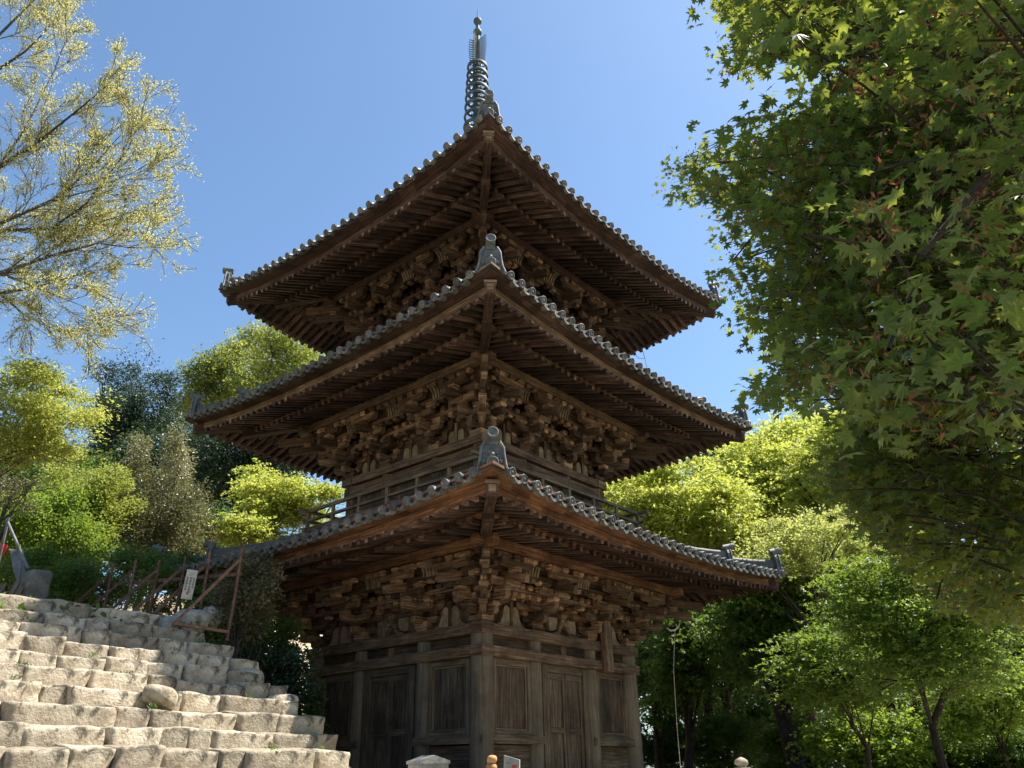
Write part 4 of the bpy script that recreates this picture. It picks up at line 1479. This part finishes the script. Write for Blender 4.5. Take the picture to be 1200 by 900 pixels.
# --- left: the spring tree whose branches reach in from the edge
def spring_tree():
    rs = np.random.default_rng(5)
    root_p = at(-150, 700, 12.5)
    g = on_ground(root_p.x, root_p.y); g.z -= 0.1
    root = empty('spring_tree', tuple(g))
    tag(root, 'tall tree in pale yellow spring leaf, its fine dark branches reaching over the steps', 'tree')
    q = MB()
    L, TN = [], []

    def seg(p, d, ln, r, lev):
        pts, rad = [p], [r]
        n = 4
        dd = d.copy()
        for i in range(n):
            dd = (dd + Vector(rs.normal(size=3)) * 0.10 + Vector((0, 0, 0.03))).normalized()
            p = p + dd * ln / n
            pts.append(p); rad.append(max(0.0045, r * (1 - 0.72 * (i + 1) / n)))
        q.tube([x - g for x in pts], rad, 5 if lev else 6, cap=False)
        if lev >= 1:
            m = int(3 + ln * 7)
            for i in range(m):
                t = rs.uniform(0.15, 1.0) * n
                a = pts[min(n - 1, int(t))].lerp(pts[min(n, int(t) + 1)], t - int(t))
                cl = rs.normal(size=(5, 3)) * 0.045 + np.array(a)[None]
                L.append(cl)
                TN.append(np.clip(rs.normal(0.5, 0.2, 5), 0, 1))
        if lev < 3:
            for i in range(int((5, 4, 3)[lev] + rs.integers(0, 2))):
                t = rs.uniform(0.2, 1.0) * n
                a = pts[min(n - 1, int(t))].lerp(pts[min(n, int(t) + 1)], t - int(t))
                side = dd.cross(Vector(rs.normal(size=3))).normalized()
                nd = (dd * 0.85 + side * rs.uniform(0.35, 0.8) + Vector((0, 0, 0.08))).normalized()
                seg(a, nd, ln * rs.uniform(0.5, 0.78), max(0.004, r * 0.45), lev + 1)

    limbs = [
        [(-150, 420), (-90, 330), (0, 262), (60, 235), (100, 205), (135, 165)], [(-150, 380), (-80, 270), (0, 195), (40, 170), (90, 130), (120, 105)],
        [(-150, 400), (-60, 300), (0, 270), (60, 268), (110, 262), (150, 250)], [(-150, 440), (-60, 350), (0, 320), (60, 300), (115, 285), (150, 290)],
        [(-150, 450), (-60, 370), (0, 344), (50, 335), (90, 322)], [(-150, 330), (-80, 170), (0, 80), (30, 60), (60, 30)],
        [(-150, 250), (-60, 100), (10, 30), (50, -10)], [(0, 262), (60, 236), (110, 222), (160, 200)],
        [(0, 195), (30, 150), (60, 90), (80, 40)], [(60, 268), (100, 240), (150, 175), (165, 140)], [(0, 320), (50, 340), (100, 360)], [(0, 344), (30, 370), (60, 385)],
    ]
    for li, lm in enumerate(limbs):
        dd = 12.3 + rs.uniform(-0.9, 0.9)
        pts = [at(u, v_, dd + 0.05 * i) for i, (u, v_) in enumerate(lm)]
        rad = [0.058 * (1 - 0.86 * (i / (len(pts) - 1))) for i in range(len(pts))]
        if lm[0][0] >= 0: rad = [0.45 * r_ for r_ in rad]
        q.tube([p - g for p in pts], rad, 7, cap=False)
        for i in range(1, len(pts)):
            d0 = (pts[i] - pts[i - 1])
            for _ in range(3 if lm[i][0] > -20 else 1):
                t = rs.uniform(0, 1)
                a = pts[i - 1].lerp(pts[i], t)
                side = d0.normalized().cross(Vector(rs.normal(size=3))).normalized()
                nd = (d0.normalized() * 0.9 + side * rs.uniform(0.3, 0.75)).normalized()
                seg(a, nd, rs.uniform(0.55, 1.0), max(0.006, rad[i] * 0.5), 1)
        seg(pts[-1], (pts[-1] - pts[-2]).normalized(), 0.75, 0.01, 1)
    # trunk, outside the frame
    tp = [g, g + Vector((0.1, 0, 2.5)), at(-150, 450, 12.4), at(-150, 330, 12.4), at(-140, 200, 12.4), at(-120, 60, 12.4)]
    q.tube([p - g for p in tp], [0.24, 0.20, 0.16, 0.13, 0.10, 0.06], 10)
    q.build('trunk', TWIG, root)
    P = np.concatenate(L)
    T = np.concatenate(TN)
    print('spring leaves', len(P))
    link('crown', leaf_mesh('crown', P - np.array(g), 0.044, L_PALE, 'diamond', T, 0.3, rs), root)


spring_tree()

GL = 'trees on the slope left of the pagoda'
tree('broadleaf_tree', 'yellow leaved small tree with layered drooping sprays at the left edge', 'tree', 30, 490, 13.5, 100, 66, L_YEL, 60, 0.24, 26000, 0.062, 'diamond', BARK_M, 0.07, 21, GL, flat=0.45, up=1.0, droop=0.5, base=(-10.2, 13.8))
tree('conifer_tree', 'tall blue green conifer behind the yellow tree on the left', 'tree', 150, 505, 31, 58, 110, L_DARK, 60, 0.30, 26000, 0.15, 'blade', BARK, 0.2, 22, GL, flat=0.6, up=0.4, shellmin=0.2)
tree('camphor_tree', 'rounded camphor tree with yellow green clumps behind the pagoda on the left', 'tree', 300, 455, 34, 85, 68, L_CAMPH, 30, 0.40, 30000, 0.15, 'diamond', BARK_M, 0.3, 23, GL, flat=0.85,
     blobs=[(235, 440, 26), (255, 425, 22), (275, 415, 24), (300, 400, 26), (325, 395, 24), (345, 408, 26), (365, 420, 24), (310, 430, 28), (335, 440, 26), (265, 450, 28), (290, 455, 30), (232, 468, 24), (355, 450, 30), (250, 485, 28), (280, 490, 30), (220, 480, 22)])
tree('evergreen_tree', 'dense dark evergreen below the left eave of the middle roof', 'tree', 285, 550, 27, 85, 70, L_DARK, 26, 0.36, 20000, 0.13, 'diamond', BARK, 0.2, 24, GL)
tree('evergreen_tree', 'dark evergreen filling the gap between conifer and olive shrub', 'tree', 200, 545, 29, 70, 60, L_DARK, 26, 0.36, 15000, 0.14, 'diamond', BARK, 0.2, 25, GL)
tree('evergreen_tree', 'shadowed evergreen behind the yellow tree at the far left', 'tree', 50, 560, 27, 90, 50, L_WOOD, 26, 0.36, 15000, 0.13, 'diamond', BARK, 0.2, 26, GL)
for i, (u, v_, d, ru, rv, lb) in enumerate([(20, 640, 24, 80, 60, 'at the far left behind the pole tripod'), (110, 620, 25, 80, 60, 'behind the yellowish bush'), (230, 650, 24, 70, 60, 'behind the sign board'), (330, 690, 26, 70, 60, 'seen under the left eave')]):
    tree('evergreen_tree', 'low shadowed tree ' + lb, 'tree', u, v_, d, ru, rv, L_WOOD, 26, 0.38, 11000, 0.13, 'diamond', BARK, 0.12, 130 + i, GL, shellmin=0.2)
GS = 'shrubs behind the rusty fence'
tree('olive_shrub', 'olive grey shrub with two pointed tops behind the rusty fence', 'shrub', 185, 595, 20.5, 70, 90, L_OLIVE, 30, 0.30, 34000, 0.07, 'diamond', BARK_M, 0.06, 31, GS, flat=1.3, up=0.3,
     blobs=[(163, 525, 14), (160, 550, 20), (165, 580, 26), (155, 610, 30), (205, 515, 13), (207, 538, 19), (205, 565, 25), (215, 595, 28), (195, 620, 32), (235, 620, 24), (150, 640, 30), (225, 645, 24), (185, 650, 30), (140, 590, 20)])
tree('green_bush', 'light green bush at the left edge above the step head', 'shrub', 60, 625, 18.0, 80, 62, L_GREEN, 44, 0.26, 30000, 0.07, 'diamond', BARK_M, 0.05, 32, GS)
tree('green_bush', 'yellowish bush left of the olive shrub with twiggy gaps', 'shrub', 100, 595, 19, 65, 52, L_CAMPH, 36, 0.28, 22000, 0.075, 'diamond', BARK_M, 0.05, 33, GS)
tree('green_bush', 'dark low bush just behind the rusty braces', 'shrub', 130, 680, 15.8, 130, 40, L_WOOD, 50, 0.3, 22000, 0.07, 'diamond', BARK_M, 0.05, 34, GS)
tree('twiggy_bush', 'brown half bare twiggy bush at the far left', 'shrub', 15, 575, 15.5, 45, 35, L_OLIVE, 20, 0.32, 1800, 0.05, 'diamond', TWIG, 0.05, 35, GS, limbs=20)
tree('maple_shrub', 'bright lime young maple showing over the left eave of the lowest roof', 'tree', 335, 578, 22, 60, 40, L_LIME, 22, 0.36, 18000, 0.085, 'tri', BARK_M, 0.07, 36, GS, flat=0.5, up=1.0,
     blobs=[(300, 552, 12), (298, 572, 18), (318, 565, 17), (325, 585, 22), (345, 572, 20), (350, 595, 24), (368, 578, 18), (385, 577, 14), (398, 574, 9), (310, 600, 20), (335, 608, 22), (365, 602, 18)])
tree('maple_shrub', 'lower lime maple spray resting over the lowest roof ridge', 'tree', 292, 625, 21.5, 48, 20, L_LIME, 14, 0.5, 7000, 0.08, 'tri', BARK_M, 0.06, 37, GS, flat=0.5, up=1.0)
tree('creeper_bush', 'pinkish brown and green creeper under the left eave beside the last fence post', 'shrub', 285, 700, 12.7, 46, 58, L_IVY, 30, 0.34, 8000, 0.055, 'diamond', TWIG, 0.03, 38, GS, limbs=22)
tree('creeper_bush', 'dark green bush in the gap between the steps and the pagoda wall', 'shrub', 318, 800, 13.2, 45, 60, L_DARK, 20, 0.4, 5000, 0.07, 'diamond', TWIG, 0.03, 39, GS)

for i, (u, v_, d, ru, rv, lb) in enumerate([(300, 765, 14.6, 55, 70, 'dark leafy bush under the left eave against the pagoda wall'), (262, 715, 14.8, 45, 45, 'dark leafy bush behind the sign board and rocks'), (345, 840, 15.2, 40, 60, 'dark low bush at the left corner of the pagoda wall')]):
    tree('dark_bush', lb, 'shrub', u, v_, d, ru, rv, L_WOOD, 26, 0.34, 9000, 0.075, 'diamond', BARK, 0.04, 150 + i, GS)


def ground_cover():
    rs = np.random.default_rng(77)
    P = []
    while len(P) < 66000:
        u, r = (rs.uniform(10.95, 17) if rs.uniform() < 0.55 else rs.uniform(17, 32)), rs.uniform(-14, 12)
        p = ER * r + EU * u
        if u < 11.6 and r < 3: continue
        z = height(p.x, p.y)
        if z < 2.6: continue
        for _ in range(6):
            q = (p.x + rs.normal() * .18, p.y + rs.normal() * .18)
            P.append((q[0], q[1], z + rs.uniform(0.0, 0.42 if u > 16.5 else 0.2) ** 1.5))
    P = np.array(P)
    o = link('ground_cover', leaf_mesh('ground_cover', P, 0.09, L_WOOD, 'diamond', None, 0.6, rs))
    tag(o, kind='stuff')


ground_cover()

# --- right: trees beyond the pagoda
GR = 'bright maples behind the pagoda on the right'
tree('maple_tree', 'sunlit lime maple directly behind the right eave of the middle roof', 'tree', 795, 600, 24, 95, 72, L_LIME, 80, 0.178, 35700, 0.11, 'tri', BARK, 0.16, 41, GR, flat=0.55, up=1.0)
tree('maple_tree', 'sunlit lime maple between the right eaves and the near maple, largest of its group', 'tree', 905, 580, 27, 100, 72, L_LIME, 90, 0.170, 39100, 0.12, 'tri', BARK, 0.18, 42, GR, flat=0.55, up=1.0)
tree('maple_tree', 'lime maple half covered by the near dark maple', 'tree', 1010, 560, 23, 85, 105, L_LIME, 90, 0.170, 37400, 0.11, 'tri', BARK, 0.16, 43, GR, flat=0.55, up=1.0)
tree('maple_tree', 'green maple filling in below the sunlit lime ones', 'tree', 870, 650, 29, 150, 60, L_GREEN, 50, 0.3, 30000, 0.12, 'tri', BARK, 0.15, 46, GR, flat=0.6, up=1.0)
tree('maple_tree', 'small lime maple tucked beside the pagoda wall over the right railing', 'tree', 745, 590, 26, 50, 45, L_LIME, 40, 0.24, 16000, 0.11, 'tri', BARK, 0.1, 47, GR, flat=0.55, up=1.0)
tree('maple_tree', 'tall lime maple at the back of the sunlit group', 'tree', 960, 540, 31, 90, 70, L_LIME, 80, 0.2, 32000, 0.13, 'tri', BARK, 0.18, 48, GR, flat=0.55, up=1.0)
tree('maple_tree', 'layered green maple in front of the wood, between the pale tree and the near maple', 'tree', 1085, 720, 12.5, 130, 115, L_MID, 150, 0.14, 32000, 0.065, 'tri', BARK, 0.075, 49, GR, flat=0.3, up=1.4, limbs=12)
tree('maple_tree', 'low light green maple spray above the wood floor', 'tree', 985, 785, 15, 80, 58, L_MID, 70, 0.18, 13000, 0.075, 'tri', BARK, 0.055, 50, GR, flat=0.35, up=1.3, limbs=10)
tree('cherry_tree', 'pale yellowish tree with fine twigs over the tip of the lowest right eave', 'tree', 960, 645, 18.5, 115, 52, L_PALG, 80, 0.2, 26000, 0.075, 'diamond', TWIG, 0.09, 44, GR, flat=0.5, up=0.8, limbs=30)
tree('conifer_tree', 'distant blue green tree under the right tip of the middle roof', 'tree', 855, 540, 42, 58, 34, L_DARK, 30, 0.34, 14000, 0.18, 'blade', BARK, 0.25, 45, GR)
GW = 'shady wood right of the pagoda'
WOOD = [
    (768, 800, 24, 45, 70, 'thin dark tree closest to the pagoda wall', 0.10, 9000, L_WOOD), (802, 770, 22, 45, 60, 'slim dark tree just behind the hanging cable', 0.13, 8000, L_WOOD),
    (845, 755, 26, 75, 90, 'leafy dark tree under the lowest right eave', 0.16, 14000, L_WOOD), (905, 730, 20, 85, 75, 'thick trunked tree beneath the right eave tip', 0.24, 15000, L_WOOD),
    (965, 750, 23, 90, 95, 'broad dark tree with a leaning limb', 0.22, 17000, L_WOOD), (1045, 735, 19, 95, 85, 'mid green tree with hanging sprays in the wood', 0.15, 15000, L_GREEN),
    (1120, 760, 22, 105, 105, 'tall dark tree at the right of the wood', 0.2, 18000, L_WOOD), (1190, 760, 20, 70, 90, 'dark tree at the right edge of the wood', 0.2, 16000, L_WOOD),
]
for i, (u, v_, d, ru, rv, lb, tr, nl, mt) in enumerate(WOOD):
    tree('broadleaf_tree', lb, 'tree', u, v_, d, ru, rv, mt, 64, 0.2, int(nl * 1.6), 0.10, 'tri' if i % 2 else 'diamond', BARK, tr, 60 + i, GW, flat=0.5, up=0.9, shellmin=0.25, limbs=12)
BACK = [(770, 760, 33, 70, 95), (850, 740, 36, 80, 90), (930, 760, 34, 80, 100), (1010, 740, 35, 85, 95), (1090, 770, 33, 85, 105), (1170, 740, 34, 85, 100), (1060, 850, 30, 90, 70), (890, 850, 31, 90, 60), (1230, 830, 30, 80, 90)]
BL = ['beyond the gap beside the pagoda wall', 'behind the thin trunks', 'behind the leaning limb', 'in the middle of the wood', 'behind the hanging sprays', 'under the near maple', 'low between the sunlit bushes', 'low behind the jewel topped post', 'at the right border']
for i, (u, v_, d, ru, rv) in enumerate(BACK):
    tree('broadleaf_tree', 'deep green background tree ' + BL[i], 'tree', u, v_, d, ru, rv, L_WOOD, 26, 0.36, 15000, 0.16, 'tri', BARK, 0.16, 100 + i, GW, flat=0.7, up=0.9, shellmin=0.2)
GU = 'undergrowth bushes in the wood'
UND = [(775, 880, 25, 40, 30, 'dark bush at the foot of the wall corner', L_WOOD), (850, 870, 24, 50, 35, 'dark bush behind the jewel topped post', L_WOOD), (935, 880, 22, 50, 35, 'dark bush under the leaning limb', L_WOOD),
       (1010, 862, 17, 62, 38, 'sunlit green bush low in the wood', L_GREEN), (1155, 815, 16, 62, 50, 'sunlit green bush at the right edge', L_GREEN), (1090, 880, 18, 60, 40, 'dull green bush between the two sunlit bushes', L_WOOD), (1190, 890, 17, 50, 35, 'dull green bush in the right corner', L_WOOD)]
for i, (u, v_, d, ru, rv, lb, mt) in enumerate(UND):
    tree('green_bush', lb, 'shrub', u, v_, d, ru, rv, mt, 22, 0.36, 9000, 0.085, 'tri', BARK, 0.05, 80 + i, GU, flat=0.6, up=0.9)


# --- the near maple overhead on the right
def near_maple():
    rs = np.random.default_rng(9)
    poly = [(800, -60), (835, 15), (842, 88), (880, 92), (935, 62), (950, 105), (882, 138), (838, 165), (785, 172), (768, 228), (800, 236), (852, 258), (850, 300), (836, 322), (860, 345),
            (853, 388), (888, 388), (908, 402), (878, 452), (900, 474), (935, 482), (985, 452), (1015, 470), (962, 560), (1005, 612), (1060, 655), (1105, 712), (1260, 740), (1260, -60)]

    def inside(x, y):
        c = False
        n = len(poly)
        for i in range(n):
            (x0, y0), (x1, y1) = poly[i], poly[(i + 1) % n]
            if (y0 > y) != (y1 > y) and x < (x1 - x0) * (y - y0) / (y1 - y0) + x0: c = not c
        return c

    def proj(p):
        w = p - np.array([0, 0, EYE])
        Y = w @ np.array(CAM_F)
        return 600 + F_PX * (w @ np.array(CAM_R)) / Y, 450 - F_PX * (w @ np.array(CAM_U)) / Y

    g = on_ground(4.6, 3.6); g.z -= 0.1
    root = empty('maple_tree', tuple(g))
    tag(root, 'near green maple with star shaped leaves and reddish seeds overhanging the right side', 'tree')
    q = MB()
    fork = g + Vector((-0.2, 0.1, 2.4))
    q.tube([Vector((0, 0, 0)), Vector((-0.05, 0, 1.2)), fork - g, fork - g + Vector((0.0, 0.2, 1.6)), fork - g + Vector((-0.3, 0.3, 3.4))], [0.2, 0.16, 0.14, 0.11, 0.06], 10)
    limbs = [[(1330, 260, 4.2), (1180, 215, 4.3), (1050, 188, 4.5), (1010, 200, 4.6), (960, 213, 4.8), (900, 190, 5.0), (840, 190, 5.2)], [(1050, 188, 4.5), (1000, 192, 4.6), (965, 175, 4.7)],
             [(1330, 120, 3.8), (1150, 60, 4.2), (1000, 40, 4.7), (880, 40, 5.2)], [(1330, 330, 3.8), (1150, 340, 4.0), (1000, 350, 4.6), (900, 370, 4.8)],
             [(1330, 430, 4.0), (1180, 480, 4.3), (1080, 540, 4.5), (1000, 560, 4.8)], [(1340, 520, 4.0), (1220, 600, 4.3), (1130, 650, 4.6)], [(1300, 100, 2.6), (1180, 180, 2.6), (1080, 300, 2.6)]]
    for lm in limbs:
        pts = [at(*p) for p in lm]
        st = [fork + Vector((0, 0, 0.8))] if lm[0][0] > 1290 else []
        n = len(pts) + len(st)
        q.tube([p - g for p in st + pts], [(0.07 if st else 0.022) * (1 - 0.85 * i / (n - 1)) for i in range(n)], 7)
    P, T, O = [], [], []
    Sd = []
    ns = 0
    tries = 0
    while ns < 2500 and tries < 40000:
        tries += 1
        u, v_ = rs.uniform(770, 1240), rs.uniform(-60, 730)
        if not inside(u, v_): continue
        edge = min(1.0, max(0.0, (u - 790) / 230))
        far = rs.uniform() > edge * 0.66
        d = rs.uniform(6.3, 7.5) if far else rs.uniform(2.9, 5.4)
        if u > 960 and rs.uniform() < 0.04: d, far = rs.uniform(1.7, 2.3), False
        if v_ > 480: d, far = rs.uniform(4.0, 6.8), False
        c = np.array(at(u, v_, d))
        if noise.noise(Vector(c) * 1.5) < (-0.02 if far else -0.25): continue
        if far and rs.uniform() > 0.34 + 0.1 * edge: continue
        ns += 1
        m_ = int(rs.integers(17, 34))
        if d < 2.4: m_ = 12
        ax = c - np.array([4.2, 3.4, c[2] - 0.4 + 0.35 * rs.normal()])
        ax = ax / np.linalg.norm(ax) + rs.normal(size=3) * np.array([0.5, 0.5, 0.12]); ax /= np.linalg.norm(ax)
        sd2 = np.cross(ax, [0, 0, 1.0]); sd2 /= np.linalg.norm(sd2)
        tt = rs.uniform(-1, 1, m_)
        wv = rs.normal(size=m_) * 0.085 * (1.15 - 0.5 * np.abs(tt))
        pts = c[None] + ax[None] * (tt * 0.28)[:, None] + sd2[None] * wv[:, None]
        pts[:, 2] -= 0.05 * tt ** 2 + np.abs(rs.normal(size=m_)) * 0.03
        tb = rs.normal(0.5, 0.15)
        ju, jv = rs.normal() * 15, rs.normal() * 13
        for p in pts:
            a, b_ = proj(p)
            if inside(a + ju + rs.normal() * 6, b_ + jv + rs.normal() * 6):
                P.append(p); T.append(tb + rs.normal() * 0.15)
                O.append(ax + rs.normal(size=3) * 0.5)
        tw = [c - ax * 0.5 - np.array([0, 0, 0.03]), c - ax * 0.2, c, c + ax * 0.22 - np.array([0, 0, 0.02])]
        if all(inside(*proj(p)) for p in tw): q.tube([Vector(p) - g for p in tw], [0.006, 0.005, 0.0035, 0.001], 4, cap=False)
        if rs.uniform() < (0.7 if v_ < 450 else 0.25):
            s0 = c + ax * rs.uniform(-.2, .2) + sd2 * rs.normal() * 0.06 - np.array([0, 0, 0.07])
            Sd.append(s0[None] + rs.normal(size=(20, 3)) * 0.034)
    C2, O2 = [], []
    fr_c = np.array([1.9, 6.9, 6.0])
    sv = np.array(S)
    while len(C2) < 1150:          # unseen rest of its crown, above and right, added to shade the visible leaves
        c = np.array([rs.uniform(1.2, 9.5), rs.uniform(0.2, 8.5), rs.uniform(3.6, 9.2)])
        if ((c[0] - 5.2) / 4.3) ** 2 + ((c[1] - 4.0) / 4.4) ** 2 + ((c[2] - 5.6) / 3.5) ** 2 > 1: continue
        rel = c - fr_c
        if rel @ sv > 0 and np.linalg.norm(rel - sv * (rel @ sv)) < 2.0: continue  # gap shaped along the sun direction so the left fringe stays lit
        w = Vector(c) - Vector((0, 0, EYE))
        if w.dot(CAM_F) > 0.4:
            a, b_ = proj(c)
            if -250 < a < 1290 and -110 < b_ < 1000: continue
        C2.append(c[None] + rs.normal(size=(42, 3)) * np.array([0.22, 0.22, 0.07]))
    C2 = np.concatenate(C2)
    q.build('trunk', BARK, root)
    link('crown', leaf_mesh('crown', C2 - np.array(g), 0.085, L_MAPLE, 'tri', None, 0.9, rs, None, 0.3), root)
    P = np.array(P); T = np.clip(np.array(T), 0, 1); O = np.array(O)
    print('maple leaves', len(P))
    link('crown', leaf_mesh('crown', P - np.array(g), 0.048, L_MAPLE, 'star', T, 1.1, rs, O, 0.35), root)
    Sd = np.concatenate(Sd)
    keep = np.array([inside(*proj(p)) for p in Sd])
    sd_ = link('seeds', leaf_mesh('seeds', Sd[keep] - np.array(g), 0.028, L_SEED, 'blade', None, 0.0, rs, None, 0.4), root)
    tag(sd_, 'clusters of reddish brown winged seeds', kind='stuff')


near_maple()
